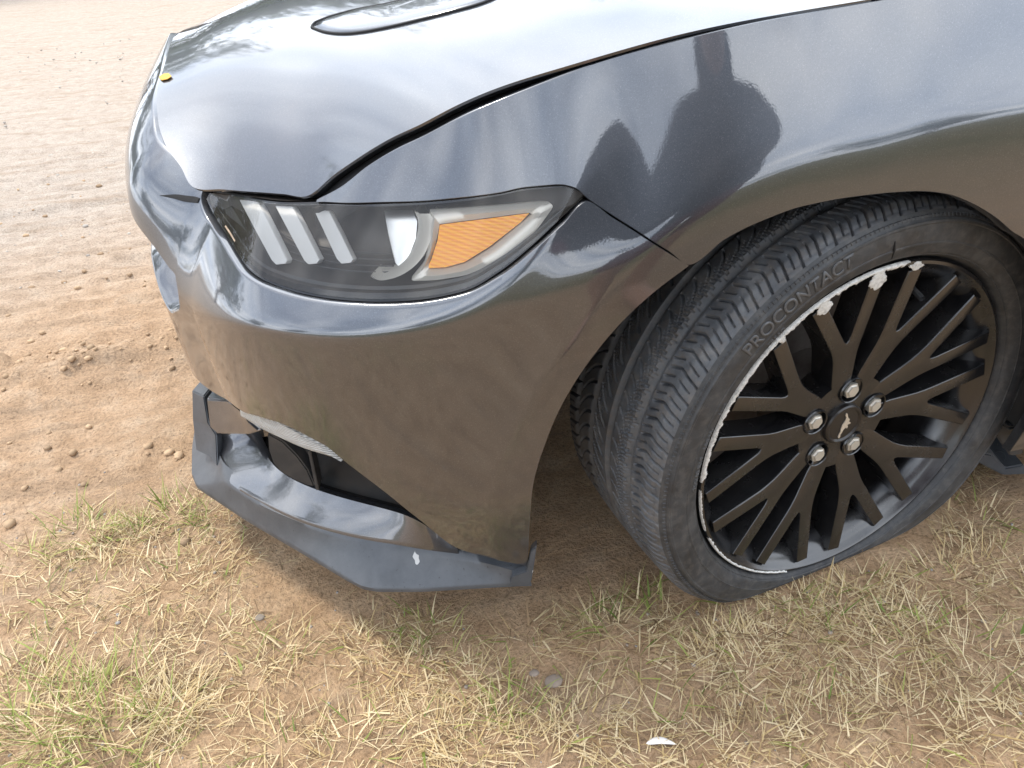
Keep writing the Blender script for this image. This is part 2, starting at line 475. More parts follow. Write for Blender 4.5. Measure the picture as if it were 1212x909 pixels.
def make_ribbed():
    m, nt, b = new_mat('ribbed_clear_lamp')
    tc = nt.nodes.new('ShaderNodeTexCoord')
    w = nt.nodes.new('ShaderNodeTexWave'); w.wave_type = 'BANDS'; w.bands_direction = 'Z'; w.inputs['Scale'].default_value = 150
    nt.links.new(tc.outputs['Object'], w.inputs['Vector'])
    nt.links.new(ramp(nt, w.outputs['Fac'], [(0, (.26, .245, .225)), (1, (.52, .50, .46))]), b.inputs['Base Color'])
    b.inputs['Roughness'].default_value = .15; bump(nt, b, w.outputs['Fac'], .5, .002)
    return m
RIBBED = make_ribbed()
def make_rubber(name, tread):
    kk = 2.0 if tread else .85
    m, nt, b = new_mat(name)
    n1 = noise(nt, 26, 8, .72); n2 = noise(nt, 75, 7, .7)
    c = ramp(nt, n1, [(.34, (.018*kk, .019*kk, .021*kk)), (.55, (.036*kk, .038*kk, .041*kk)), (.78, (.090*kk, .087*kk, .083*kk))])
    d = ramp(nt, n2, [(.46, (0, 0, 0)), (.74, (.62 if tread else .60,)*3)])
    c = mixc(nt, d, c, (.115, .090, .066) if tread else (.095, .088, .080))
    nt.links.new(c, b.inputs['Base Color'])
    nt.links.new(ramp(nt, n1, [(.3, (.42,)*3), (.7, (.72,)*3)]), b.inputs['Roughness'])
    bump(nt, b, n2, .25, .001)
    return m
RUBBER = make_rubber('tyre_rubber', False)
TREADM = make_rubber('tread_rubber', True)
LETTER = plain('raised_rubber_letters', (.070, .071, .073), .42)
def make_wheelblack():
    m, nt, b = new_mat('black_wheel_paint')
    n1 = noise(nt, 22, 6, .6); n2 = noise(nt, 160, 4, .65)
    c = ramp(nt, n1, [(.35, (.006, .006, .007)), (.75, (.013, .0125, .0122))])
    d = ramp(nt, n2, [(.60, (0, 0, 0)), (.90, (.25,)*3)])
    nt.links.new(mixc(nt, d, c, (.06, .052, .044)), b.inputs['Base Color'])
    nt.links.new(ramp(nt, n1, [(.3, (.16,)*3), (.7, (.32,)*3)]), b.inputs['Roughness'])
    b.inputs['Specular IOR Level'].default_value = .9
    return m
WHEELB = make_wheelblack()
def make_scrape():
    m, nt, b = new_mat('scraped_bare_alloy')
    c = ramp(nt, noise(nt, 190, 6, .7), [(.30, (.34, .33, .31)), (.5, (.60, .59, .56)), (.75, (.74, .73, .70))])
    nt.links.new(c, b.inputs['Base Color']); b.inputs['Roughness'].default_value = .55; b.inputs['Metallic'].default_value = .25
    bump(nt, b, noise(nt, 260, 5, .7), .8, .002)
    return m
SCRAPE = make_scrape()
LUGM = plain('dull_zinc_lug', (.50, .47, .41), .38, metallic=.55)
STEEL = plain('rusty_brake_steel', (.16, .14, .125), .5, metallic=.6, dust=(.10, .06, .04), scale=30)
GLASS_DARK = plain('dark_window_glass', (.010, .012, .013), .04)

# ------------------------------------------------------------------ car body
car = empty('car', (0, 0, 0))
tag(car, 'dark grey metallic sports coupe with black splitter and a damaged flat front tyre', 'car')

def line_fn(q):
    q = np.asarray(q); i = np.argsort(q[:, 0]); q = q[i]
    keep = np.r_[True, np.diff(q[:, 0]) > 1e-4]; q = q[keep]
    return lambda s: pchip(s, q[:, 0], q[:, 1])
def patch(name, sarr, zlo, zhi, nz, mat, parent, off=0.0, flange=.012, open_lo=False, open_hi=False, warp=None):
    s = np.asarray(sarr, float); n = len(s)
    a = zlo(s); b = np.maximum(zhi(s), a+1e-4)
    t = np.linspace(0, 1, nz)
    Z = a[:, None]+(b-a)[:, None]*t[None]
    SS = np.repeat(s[:, None], nz, 1)
    G = S(SS, Z, off)
    if warp is not None: G = warp(SS, Z, G)
    x, y, nx, ny = plan(SS)
    NI = np.stack([nx, ny, 0*nx-.15], -1)
    V = G.reshape(-1, 3); F = grid_faces(n, nz, flip=False)
    if flange:
        loop = [(i, 0) for i in range(n)]+[(n-1, j) for j in range(1, nz)]+[(i, nz-1) for i in range(n-2, -1, -1)]+[(0, j) for j in range(nz-2, 0, -1)]
        idx = np.array([i*nz+j for i, j in loop]); L = len(idx)
        NF = NI.reshape(-1, 3)[idx]
        # a small rolled edge, then the flange going in
        cen = V[idx].copy()
        inn_ = []
        for i, j in loop:
            i2 = 1 if i == 0 else (n-2 if i == n-1 else i); j2 = 1 if j == 0 else (nz-2 if j == nz-1 else j)
            inn_.append(i2*nz+j2)
        tg = cen-V[np.array(inn_)]; tg = tg/(np.linalg.norm(tg, axis=1)[:, None]+1e-9)
        r1 = cen+NF*.0012+tg*.0009; r2 = cen+NF*flange+tg*.0012
        V = np.r_[V, r1, r2]
        b0 = len(G.reshape(-1, 3)); k = np.arange(L); k2 = (k+1) % L
        ci = np.array([i for i, j in loop]); sk_ = np.zeros(L, bool)
        if open_lo: sk_ |= (ci[k] == 0) & (ci[k2] == 0)
        if open_hi: sk_ |= (ci[k] == n-1) & (ci[k2] == n-1)
        k, k2 = k[~sk_], k2[~sk_]
        F = np.r_[F, np.stack([idx[k2], idx[k], b0+k, b0+k2], -1), np.stack([b0+k2, b0+k, b0+L+k, b0+L+k2], -1)]
    c_ = grid_faces(n, nz)[(n//2)*(nz-1)+nz//2]
    nn_ = np.cross(V[c_[1]]-V[c_[0]], V[c_[2]]-V[c_[0]])
    if nn_@NI[n//2, nz//2] > 0: F = F[:, ::-1]
    return mk(name, V, F, mat, parent, sharp=40)

hl_top_px = [(240.6, 229), (282, 235), (373, 242.5), (451, 243), (529, 239), (591, 231), (623, 225), (666, 222), (684, 226), (692, 233)]
hl_bot_px = [(241, 236), (250, 255), (265, 278), (278, 300), (290, 316), (311, 331), (356, 346), (426, 355), (488, 354), (550, 343), (591, 321), (632, 289), (664, 260), (692, 234.5)]
bmp_top_px = [(237, 240), (247, 262), (262, 285), (276, 308), (288, 324), (311, 338), (356, 352), (426, 360.5), (488, 360), (550, 349), (593, 327), (635, 294), (667, 265), (694, 239)]
seam_px = [(694, 239), (725, 258), (756, 277.5), (790, 299), (816, 315)]
fen_low_px = [(374, 239), (400, 239.5), (451, 239), (500, 237.5), (529, 235), (591, 227.5), (623, 221), (660, 218), (680, 221.5), (696.5, 235.0)]
fen_seam_px = [(696.5, 235.0), (726.5, 255.3), (757.5, 275), (791.5, 296.8), (817.5, 313)]
gap_f_px = [(372, 238), (404, 221), (433.6, 198), (466.6, 178), (500, 162), (561.6, 131), (623, 106), (691, 80), (812, 46), (900, 26), (1023, 4)]
gap_h_px = [(366, 231), (394, 208), (427, 185), (460, 165), (500, 146), (540, 125), (592, 103), (648, 85), (812, 39), (1000, 4)]
bot_px = [(285.5, 486), (310, 494), (335, 502), (384.5, 527), (405, 543.5), (459, 585), (492, 611.5), (541, 648.6), (582.5, 661), (615, 668), (624, 670)]
arch_px = [(624, 670), (625.5, 650), (627, 620), (630, 581), (636, 553), (644, 529), (656, 498), (670, 470), (700, 424), (737, 380), (775, 345), (816, 314)]
arch2_px = [(817.5, 313), (858, 283), (900, 262), (950, 244), (1000, 234), (1040, 229), (1085, 226), (1120, 229), (1150, 240), (1180, 258), (1200, 275)]

Q = lambda px, off=0.0: solve_line(px, off)
q_hltop, q_hlbot, q_btop, q_seam = Q(hl_top_px), Q(hl_bot_px), Q(bmp_top_px), Q(seam_px)
q_flow, q_fseam, q_gapf, q_gaph = Q(fen_low_px), Q(fen_seam_px), Q(gap_f_px), Q(gap_h_px)
q_bot, q_arch, q_arch2 = Q(bot_px), Q(arch_px), Q(arch2_px)
q_tip = Q([(203, 330), (211, 347), (209, 362)])
S_TIP = q_tip[1, 0]; Z_TIP = q_tip[1, 1]
LOG.append(('tip', q_tip.tolist()))

# bumper skin: from the grille opening round to the arch
seam_s, seam_z = SEAM[0], SEAM[1]
nose_top = [(a, b-.003) for a, b in zip(seam_s, seam_z)]
top_pts = np.array(nose_top+[(q_btop[0, 0]-.001, q_btop[0, 1]+.002)]+list(map(tuple, q_btop[1:]))+list(map(tuple, q_seam[1:])))
b_hi = line_fn(top_pts)
s_b0 = q_bot[0, 0]
bot_pts = [(NOSE, .345), (-.9, .345), (-.75, .352), (-.66, .360), (s_b0-.05, q_bot[0, 1]-.008)]+list(map(tuple, q_bot))
i0 = np.argmax(q_arch[:, 0] > q_bot[-1, 0]+1e-3)
bot_pts = bot_pts+[tuple(v) for v in q_arch[i0:]]
b_lo = line_fn(np.array(bot_pts))
s_end = min(q_arch[-1, 0], q_seam[-1, 0])
s_main = np.r_[np.linspace(S_TIP, -.085, 180), np.linspace(-.085, -.045, 130)[1:], np.linspace(-.045, s_end-.0005, 80)[1:]]
bumper = patch('front_bumper', s_main, b_lo, b_hi, 90, PAINT, car, open_lo=True)
g_up = line_fn(np.array([(NOSE, .668), (-1.0, .664), (-.85, .652), (-.78, .618), (-.74, .597), (-.705, .576), (-.688, .567), (-.668, .560), (S_TIP, Z_TIP+.001)]))
g_dn = line_fn(np.array([(NOSE, .532), (-.95, .531), (-.88, .528), (-.83, .514), (-.78, .490), (-.74, .480), (-.70, .494), (-.666, .518), (-.645, .534), (S_TIP, Z_TIP-.001)]))
s_nose = np.linspace(NOSE+.0005, S_TIP, 90)
patch('nose_panel', s_nose, g_up, b_hi, 40, PAINT, bumper, open_lo=True, open_hi=True)
patch('lower_bar', s_nose, b_lo, g_dn, 30, PAINT, bumper, open_lo=True, open_hi=True)
# grille opening: painted reveal, dark mesh of bars behind it
def row(s, z, off): return S(s, z, off)
rv = [row(s_nose, g_dn(s_nose), .0005), row(s_nose, g_dn(s_nose)+.004, .003), row(s_nose, g_dn(s_nose)+.17*(g_up(s_nose)-g_dn(s_nose)), .045), row(s_nose, g_dn(s_nose)+.26*(g_up(s_nose)-g_dn(s_nose)), .078)]
loft('grille_sill', rv, PAINT, bumper, sharp=60)
rv = [row(s_nose, g_up(s_nose), .0005), row(s_nose, g_up(s_nose)-.006, .02), row(s_nose, g_up(s_nose)-.006, .075)]
loft('grille_header', rv, PAINT, bumper, flip=True, sharp=60)
grille = loft('grille', [row(s_nose, g_dn(s_nose)+(g_up(s_nose)-g_dn(s_nose))*t, .08) for t in np.linspace(0, 1, 8)], GAP, car, flip=True)
for k in range(7):
    zz = .50+.02*k
    ss_ = s_nose[(g_up(s_nose)-.01 > zz) & (g_dn(s_nose)+.02 < zz)]
    if len(ss_) > 4:
        V, F = tube(row(ss_[::3], zz+0*ss_[::3], .068), .004, 6); mk('grille_bar', V, F, PLASTIC, grille)

# the long slit beside the headlight
q_sl = Q([(182, 232), (190, 230), (205, 231), (222, 234), (240, 235)]) if False else None

# fender
flow_pts = np.array(list(map(tuple, q_flow))+list(map(tuple, q_fseam[1:]))+list(map(tuple, q_arch2[1:])))
s200 = q_arch2[-1, 0]
back = []
for xx in np.linspace(S(s200, .6)[0]+.015, .313, 14):
    back.append((xx-X0, AZ+math.sqrt(max(.384**2-(xx-AX)**2, 0))))
back = [(a, max(b, .20)) for a, b in back]+[(.7145, .20), (1.12, .20)]
f_lo = line_fn(np.r_[flow_pts, np.array(back)])
gf_pts = np.r_[q_gapf, np.array([(.55, .874), (.80, .886), (1.12, .896)])]
f_hi = line_fn(gf_pts)
s_f = np.r_[np.linspace(max(q_gapf[0, 0], q_flow[0, 0])+.0006, .03, 120), np.linspace(.03, .16, 70)[1:], np.linspace(.16, .66, 120)[1:], np.linspace(.66, .7145, 30)[1:], np.linspace(.7145, 1.12, 20)[1:]]
fender = patch('fender', s_f, f_lo, f_hi, 80, PAINT, car, flange=.016)
# door and sill behind the fender
door = patch('door', np.linspace(1.126, 2.45, 40), lambda s: .24+0*s, lambda s: np.interp(s, [1.1, 2.5], [.896, .93]), 40, PAINT, car)
patch('rear_quarter_panel', np.linspace(2.456, 3.9, 40), lambda s: .24+0*s, lambda s: np.interp(s, [2.4, 3.9], [.93, .95]), 30, PAINT, car)
bm = bmesh.new(); box(bm, (1.4, -.90, .20), (.98, .035, .05)); bmesh.ops.bevel(bm, geom=list(bm.edges), offset=.012, segments=2, affect='EDGES')
from_bm('side_sill', bm, SPLIT, car)
V, F = tube(np.array([S(1.5, .80)+[0, -.02, 0], S(1.56, .80)+[0, -.035, 0], S(1.68, .80)+[0, -.035, 0], S(1.74, .80)+[0, -.02, 0]]), .011, 8)
mk('door_handle', V, F, PAINT, door)

# ---- hood: a height field fitted through its edges and centre line
hood_front = np.array(SEAM3)+[.006, 0, .002]
q_hb = Q([(228, 221), (262, 224), (300, 227), (335, 229.5), (366, 231)])
hood_corner = S(q_hb[:, 0], q_hb[:, 1], .002); hood_corner[0] = hood_front[-1]
hood_gap = S(q_gaph[:, 0], q_gaph[:, 1], .0)
ext = [S(s_, f_hi(s_), .012)+[0, .0, .0] for s_ in (.55, .75, .95)]
edge = np.r_[hood_front[:-1], hood_corner, hood_gap[1:], np.array(ext)]
HC = np.array([(-.905, .800), (-.86, .822), (-.78, .846), (-.6, .882), (-.3, .920), (0, .948), (.3, .968), (.56, .984)])
crease_px = [(200, 152), (262, 132), (328, 102), (394, 79), (460, 59), (530, 37)]
_ed = cr(np.r_[hood_corner[-1:], hood_gap[1:], np.array(ext)], 120)
HX = np.r_[-.95, -.92, -.87, -.835, -.765, _ed[::6, 0]]; HY = np.r_[.69, .695, .708, .716, .735, np.abs(_ed[::6, 1])]; HZ = np.r_[.605, .600, .587, .585, .617, _ed[::6, 2]]
_xn = np.array([-.95, -.92, -.89, -.86, -.83, -.80, -.77, -.74, -.71, -.68])
HX = np.r_[_xn, _ed[::6, 0]]; HY = np.r_[np.interp(_xn, [-.95, -.92, -.87, -.835, -.765, -.66], [.69, .695, .708, .716, .735, .757]), np.abs(_ed[::6, 1])]
def _front():
    E_ = cr(np.r_[hood_front[:-1], hood_corner], 120); nn_ = len(_xn); xa = np.r_[_xn, _ed[0, 0], _ed[6, 0]]; za = np.array([_ed[0, 2], _ed[6, 2]])
    yy = np.interp(E_[:, 0], HX, HY); t_ = (np.abs(E_[:, 1])/yy)**2.3; zc_ = pchip(E_[:, 0], HC[:, 0], HC[:, 1])
    W = np.stack([np.interp(E_[:, 0], xa, np.eye(len(xa))[k_]) for k_ in range(len(xa))], -1)
    A = W*t_[:, None]; b_ = E_[:, 2]-zc_*(1-t_)
    R2 = np.zeros((len(xa)-2, len(xa)))
    for k_ in range(len(xa)-2): R2[k_, k_:k_+3] = [1, -2, 1]
    A = np.r_[A, 2.0*R2]; b_ = np.r_[b_, np.zeros(len(R2))]
    b_ = b_-A[:, nn_:]@za
    return np.linalg.lstsq(A[:, :nn_], b_, rcond=None)[0]
HZ = np.r_[_front(), _ed[::6, 2]]; LOG.append(('front', HZ[:10].round(3).tolist()))
_k = np.r_[True, np.diff(HX) > 1e-3]; HX, HY, HZ = HX[_k], HY[_k], HZ[_k]
YE = gsm(-1.0, .60, lambda q: pchip(q, HX, HY), .030); ZE = gsm(-1.0, .60, lambda q: pchip(q, HX, HZ), .036); ZCN = gsm(-1.0, .60, lambda q: pchip(q, HC[:, 0], HC[:, 1]), .04)
def H(x, y):
    x = np.asarray(x, float); y = np.asarray(y, float)
    ye = YE(x); zc0 = ZCN(x); t = np.abs(y)/ye
    return zc0-(zc0-ZE(x))*t**2.3
def ray_hood(px):
    d = ray(px); t = np.linspace(.6, 2.6, 900); P = CAM+d*t[:, None]
    P = P[(P[:, 1] > -.90) & (P[:, 1] < .90) & (P[:, 0] > -.96) & (P[:, 0] < .7)]
    if len(P) < 2: return None
    g = P[:, 2]-H(P[:, 0], P[:, 1]); k = np.where((g[:-1] >= 0) & (g[1:] < 0))[0]
    if len(k) == 0: return None
    i = k[0]; u = g[i]/(g[i]-g[i+1]); return P[i]*(1-u)+P[i+1]*u
# outline: the edge pixels carried on to the hood surface itself
epx = [None]+[(a_+1.5, b_-.5) for a_, b_, _ in SEAM_PX[:-1]]+[(228, 221), (262, 224), (300, 227), (335, 229.5), (366, 231)]+gap_h_px[1:]+[None]*len(ext)
new_e = []
for old, q_ in zip(edge, epx):
    p_ = ray_hood(q_) if q_ is not None else None
    if p_ is None or np.linalg.norm(p_-old) > .07: p_ = np.array([old[0], old[1], float(H(old[0], old[1]))])
    new_e.append(p_)
LOG.append(('edge', len(edge), len(epx), [float(np.linalg.norm(a_-b_)) for a_, b_ in zip(edge, new_e)]))
edge = np.array(new_e)
hood_corner = edge[len(SEAM_PX):len(SEAM_PX)+5]; hood_gap = np.r_[hood_corner[-1:], edge[len(SEAM_PX)+5:len(SEAM_PX)+5+len(gap_h_px)-1]]; ext = list(edge[-len(ext):])
# front limit x_f for each y
E1 = cr(edge, 400)
E1 = E1[np.r_[True, np.diff(E1[:, 1]) < -1e-5]] if False else E1
XR = .56
yv, xv = E1[:, 1], E1[:, 0]
order = np.arange(len(E1))
keep = [0]
for i in order[1:]:
    if yv[i] < yv[keep[-1]]-2e-5: keep.append(i)
E1 = E1[keep]
ns_ = 90
tt = np.linspace(0, 1, ns_)**1.5
res_ = E1[:, 2]-H(E1[:, 0], E1[:, 1])
al_ = np.r_[0, np.cumsum(np.linalg.norm(np.diff(E1, axis=0), axis=1))]
ug = np.linspace(0, al_[-1], 1200); rg_ = np.interp(ug, al_, res_); kk_ = np.exp(-.5*(np.arange(-500, 501)*(ug[1]/.10))**2); kk_ /= kk_.sum()
rg_ = np.convolve(np.pad(rg_, 500, mode='edge'), kk_, 'valid'); res_ = np.interp(al_, ug, rg_)*0
R_ = []
for e, re_ in zip(E1, res_):
    xs = e[0]+(XR-e[0])*tt; ys = e[1]+0*xs
    zz = H(xs, ys); zz = zz+re_*np.exp(-((xs-e[0])/.40)**2)
    R_.append(np.stack([xs, ys, zz], -1))
R_ = np.array(R_)
Rm = R_[::-1]*[1, -1, 1]
HG = np.r_[Rm[:-1], R_]
n, m = HG.shape[:2]
V = HG.reshape(-1, 3); F = grid_faces(n, m)
ridx = np.arange(n)*m
edgep = V[ridx]
sgn = -np.sign(edgep[:, 1:2])
V = np.r_[V, edgep+np.c_[.0012+0*sgn, .0006*sgn, -.0028+0*sgn], edgep+np.c_[.008+0*sgn, .012*sgn, -.008+0*sgn]]
k = np.arange(n-1); b0 = n*m
F = np.r_[F, np.stack([ridx[k], ridx[k]*0+b0+k, b0+k+1, ridx[k+1]], -1), np.stack([b0+k, b0+n+k, b0+n+k+1, b0+k+1], -1)]
hood = mk('hood', V, F[:, ::-1], PAINT, car, sharp=45)
# hood vent: shallow raised insert with a dark joint round it
vent_px = [(369, 33), (372, 28), (381, 24), (410, 15), (460, 5), (520, -8), (590, -20), (600, -10), (575, 3), (530, 16), (490, 26), (450, 35), (410, 40.5), (385, 38.5)]
vp = np.array([p_ for p_ in (ray_hood(q) for q in vent_px) if p_ is not None])
vc = vp.mean(0)
loop = cr(np.r_[vp, vp[:1]], 90)[:-1]
def on_hood(P, dz): return np.stack([P[:, 0], P[:, 1], H(P[:, 0], P[:, 1])+dz], -1)
for sg in (1, -1):
    mir = np.array([1, sg, 1])
    V, F = tube(on_hood(loop, .0006)*mir, .0022, 6, closed=True); mk('vent_joint', V, F, GAP, hood)
    rows = [on_hood(vc+(loop-vc)*f, h) for f, h in ((.985, -.0015), (.97, .0012), (.85, .0030), (.6, .004), (.3, .004), (.02, .004))]
    loft('hood_vent', [np.r_[r_, r_[:1]]*mir for r_ in rows], PAINT, hood, flip=(sg > 0), sharp=60)
# dark channel under the hood joints
gl = cr(np.r_[hood_corner, hood_gap[1:], np.array(ext)], 120)
for sg in (1, -1):
    sg_ = np.linspace(q_gapf[0, 0]-.01, 1.1, 120); fe_ = S(sg_, f_hi(sg_)-.010, .011)
    gl2 = np.stack([np.interp(fe_[:, 0], gl[:, 0], gl[:, k_]) for k_ in range(3)], -1)
    loft('panel_gap', [(gl2+[0, .030, -.014])*[1, sg, 1], (gl2+[0, .001, -.016])*[1, sg, 1], fe_*[1, sg, 1], (fe_+[0, .01, -.03])*[1, sg, 1]], GAP, hood, flip=(sg < 0))
fl = np.array(SEAM3); fl = cr(fl, 60)
for sg in (1, -1):
    loft('panel_gap', [(fl+[.03, .01, -.020])*[1, sg, 1], (fl+[.003, .002, -.016])*[1, sg, 1]], GAP, hood)
# windscreen, roof and far shell
ws = [np.array([(x, y, z) for y in np.linspace(-h, h, 13) for (x, z) in [(x0 + .10*(y/h)**2, z0-.03*(y/h)**2)]]) for x0, h, z0 in ((.56, .70, .985), (.85, .66, 1.14), (1.20, .60, 1.29))]
loft('windscreen', ws, GLASS_DARK, car, flip=True)
rf = [np.array([(x, y, z-.05*(y/h)**2) for y in np.linspace(-h, h, 13)]) for x, h, z in ((1.21, .60, 1.295), (1.6, .59, 1.345), (2.2, .57, 1.32), (2.9, .52, 1.12), (3.4, .50, .98))]
loft('roof', rf, PAINT, car, flip=True)
for sg in (1, -1):
    sw = [np.array([(x, sg*yb, zb) for x, yb, zb in ((.72, .80, .90), (1.4, .80, .92), (2.2, .80, .94), (3.3, .80, .96))]), np.array([(x, sg*yt, zt) for x, yt, zt in ((1.22, .605, 1.24), (1.6, .60, 1.29), (2.2, .58, 1.26), (3.0, .54, 1.05))])]
    loft('side_window', sw, GLASS_DARK, car, flip=(sg < 0))
bm = bmesh.new(); box(bm, (1.93, 0, .21), (1.50, .80, .03)); from_bm('underbody', bm, LINER, car, smooth=False)
bm = bmesh.new(); box(bm, (-.63, 0, .23), (.20, .45, .02)); from_bm('undertray', bm, LINER, car, smooth=False)
bm = bmesh.new(); box(bm, (3.48, 0, .6), (.05, .90, .33)); from_bm('rear_panel', bm, PAINT, car, smooth=False)

# ---- headlight
headlight = empty('headlight', (0, 0, 0), car)
h_hi, h_lo = line_fn(q_hltop), line_fn(q_hlbot)
s_h = np.linspace(max(q_hltop[0, 0], q_hlbot[0, 0])+.001, q_hltop[-1, 0]-.0005, 130)
patch('lens', s_h, h_lo, h_hi, 30, LENS, headlight, off=.0035, flange=0)
hb = lambda s: h_lo(s)+.10*(h_hi(s)-h_lo(s)); ht = lambda s: h_hi(s)-.06*(h_hi(s)-h_lo(s))
wall = lambda off, fl, fh: [S(s_h, h_lo(s_h)+fl*(h_hi(s_h)-h_lo(s_h)), off), S(s_h, h_lo(s_h)+fh*(h_hi(s_h)-h_lo(s_h)), off)]
depth = lambda s, a: a*np.clip(np.sin(math.pi*np.clip((s-s_h[0])/(s_h[-1]-s_h[0]), 0, 1))*2.2, 0.12, 1)
rows = []
for f, dd in ((-.02, .009), (.02, .012), (.05, .020), (.09, .05), (.5, .062), (.85, .060), (.97, .03), (1.02, .009)):
    rows.append(S(s_h, h_lo(s_h)+f*(h_hi(s_h)-h_lo(s_h)), np.minimum(dd, depth(s_h, .062))+.0015))
loft('housing', rows, HOUSING, headlight, sharp=60)
# black border of the lens
def border(nm, fa, fb, off, mat):
    loft(nm, [S(s_h, h_lo(s_h)+fa*(h_hi(s_h)-h_lo(s_h)), off), S(s_h, h_lo(s_h)+fb*(h_hi(s_h)-h_lo(s_h)), off)], mat, headlight)
border('lens_border', -.035, .055, .0050, GLOSSBLACK)
border('lens_border', .972, 1.02, .0050, GLOSSBLACK)
border('lens_border', .06, .10, .012, PLASTIC)
z2 = lambda L_: [(220+a/2.424, 200+b/2.424) for a, b in L_]
for L_ in ([(152, 88), (205, 92), (250, 180), (290, 262), (285, 272), (258, 275), (245, 262), (198, 175)],
           [(255, 105), (305, 108), (345, 185), (383, 260), (375, 272), (350, 274), (338, 262), (297, 185)],
           [(365, 115), (410, 120), (446, 190), (480, 260), (472, 270), (445, 272), (432, 258), (398, 185)]):
    poly_px('light_bar', z2(L_), .020, LIGHTBAR, headlight, depth=.009, bevel=.0015)
poly_px('inner_fin', z2([(70, 85), (120, 88), (240, 290), (212, 288)]), .026, PLASTIC, headlight, depth=.015)
amber_px = z2([(728, 160), (985, 127), (962, 152), (872, 222), (800, 267), (745, 282), (692, 285), (703, 262), (722, 205)])
poly_px('amber_reflector', amber_px, .018, AMBER, headlight, depth=.010)
# silver surround of the reflector
def band_px(nm, outer, inner, oo, oi, mat, lip=.006):
    qo, qi = Q(z2(outer), oo), Q(z2(inner), oi)
    Po, Pi = S(qo[:, 0], qo[:, 1], oo), S(qi[:, 0], qi[:, 1], oi)
    Po, Pi = pline(np.r_[Po, Po[:1]], 80, 3), pline(np.r_[Pi, Pi[:1]], 80, 3)
    mid_ = (Po+Pi)/2; x, y, nx, ny = plan(qo[:, 0]); nn = np.array([nx.mean(), ny.mean(), -.2])
    loft(nm, [Po+nn*.010, Po+nn*.001, mid_-nn*.004, Pi, Pi+nn*.010], mat, headlight, sharp=60)
band_px('silver_trim', [(700, 118), (860, 108), (1040, 93), (1056, 108), (1005, 178), (905, 262), (805, 306), (715, 320), (640, 322), (690, 262)],
        [(728, 158), (860, 141), (985, 125), (995, 130), (960, 158), (875, 228), (803, 272), (745, 287), (692, 288), (716, 220)], .016, .018, PALETRIM)
# projector bowl: chrome C-shaped shroud and lens
pc = S(*solve((220+600/2.424, 200+205/2.424), .045), .045)
ring = z2([(700, 128), (712, 150), (702, 205), (672, 262), (630, 298), (585, 316), (550, 318), (534, 306)])
ring_i = z2([(655, 118), (666, 150), (660, 200), (638, 250), (606, 282), (572, 300), (548, 304), (536, 298)])
qo, qi = Q(ring, .014), Q(ring_i, .030)
Po, Pi = cr(S(qo[:, 0], qo[:, 1], .014), 50), cr(S(qi[:, 0], qi[:, 1], .030), 50)
bk = np.array([.01, .02, 0])
loft('projector_shroud', [Po+bk, Po, Po*.5+Pi*.5-bk*.25, Pi, Pi+bk*1.5], PALETRIM, headlight, sharp=70)
fo = z2([(568, 118), (600, 116), (652, 118), (664, 150), (660, 200), (640, 252), (612, 282), (600, 270), (590, 230), (578, 180)])
poly_px('projector_reflector', fo, .034, SILVER, headlight, depth=.02, bevel=.001)
for k in range(4):
    ssub = s_h[18:84]; f_ = .16+.05*k
    V, F = tube(S(ssub, h_lo(ssub)+f_*(h_hi(ssub)-h_lo(ssub)), .034+.005*k), .0011, 6); mk('housing_rib', V, F, PLASTIC, headlight)

# ---- slit joint between nose panel and bumper beside the headlight
sl = Q([(190, 231), (205, 232), (222, 235), (236, 237)])
ss_ = np.linspace(sl[0, 0], sl[-1, 0], 24); zz = pchip(ss_, sl[:, 0], sl[:, 1]) if sl[0, 0] < sl[-1, 0] else pchip(ss_[::-1], sl[::-1, 0], sl[::-1, 1])
wd = .0035*np.sin(np.linspace(0.05, 2.2, 24))
loft('joint_slit', [S(ss_, zz-wd, -.0012), S(ss_, zz, -.0018), S(ss_, zz+wd, -.0012)], GAP, bumper)

# ---- lower front: turn lamp, duct, gloss blade, splitter
zo = lambda L_: [(170+a/2.424, 430+b/2.424) for a, b in L_]
sp_out_px = [(227, 562), (232, 575), (294, 616), (356, 652), (409, 684), (428, 694), (445, 697.5), (500, 697.5), (582, 692.5), (629, 690)]
sp_in_px = [(258, 552), (265, 569), (312, 601), (375, 626), (432, 640), (452, 644), (470, 647), (505, 651), (582, 668), (623, 680)]
sp_out = np.r_[[[-1.036, 0, .13], [-1.034, -.25, .125], [-1.028, -.38, .12]], np.array([un(q, 'z', .12) for q in sp_out_px])]
sp_in = np.r_[[[-.985, 0, .165], [-.982, -.25, .165], [-.972, -.42, .165]], np.array([un(q, 'z', z_) for q, z_ in zip(sp_in_px, [.165]*7+[.162, .150, .140])])]
O_ = pline(sp_out, 180, 6); I_ = pline(sp_in, 180, 30)
nn = np.array([0, 0, 1.0])
md_ = O_*.5+I_*.5-[0, 0, .002]
rows = [I_+[0, .03, .012], I_, I_*.8+md_*.2-[0, 0, .002], md_, O_*.85+md_*.15+[0, 0, .001], O_+[0, 0, .001], O_-[0, 0, .003], O_-[0, 0, .006], O_*.93+I_*.07-[0, 0, .008], np.c_[I_[:, 0]+.01, I_[:, 1]+.03, 0*I_[:, 2]+.112]]
splitter = loft('front_splitter', rows, SPLIT, car, sharp=50)
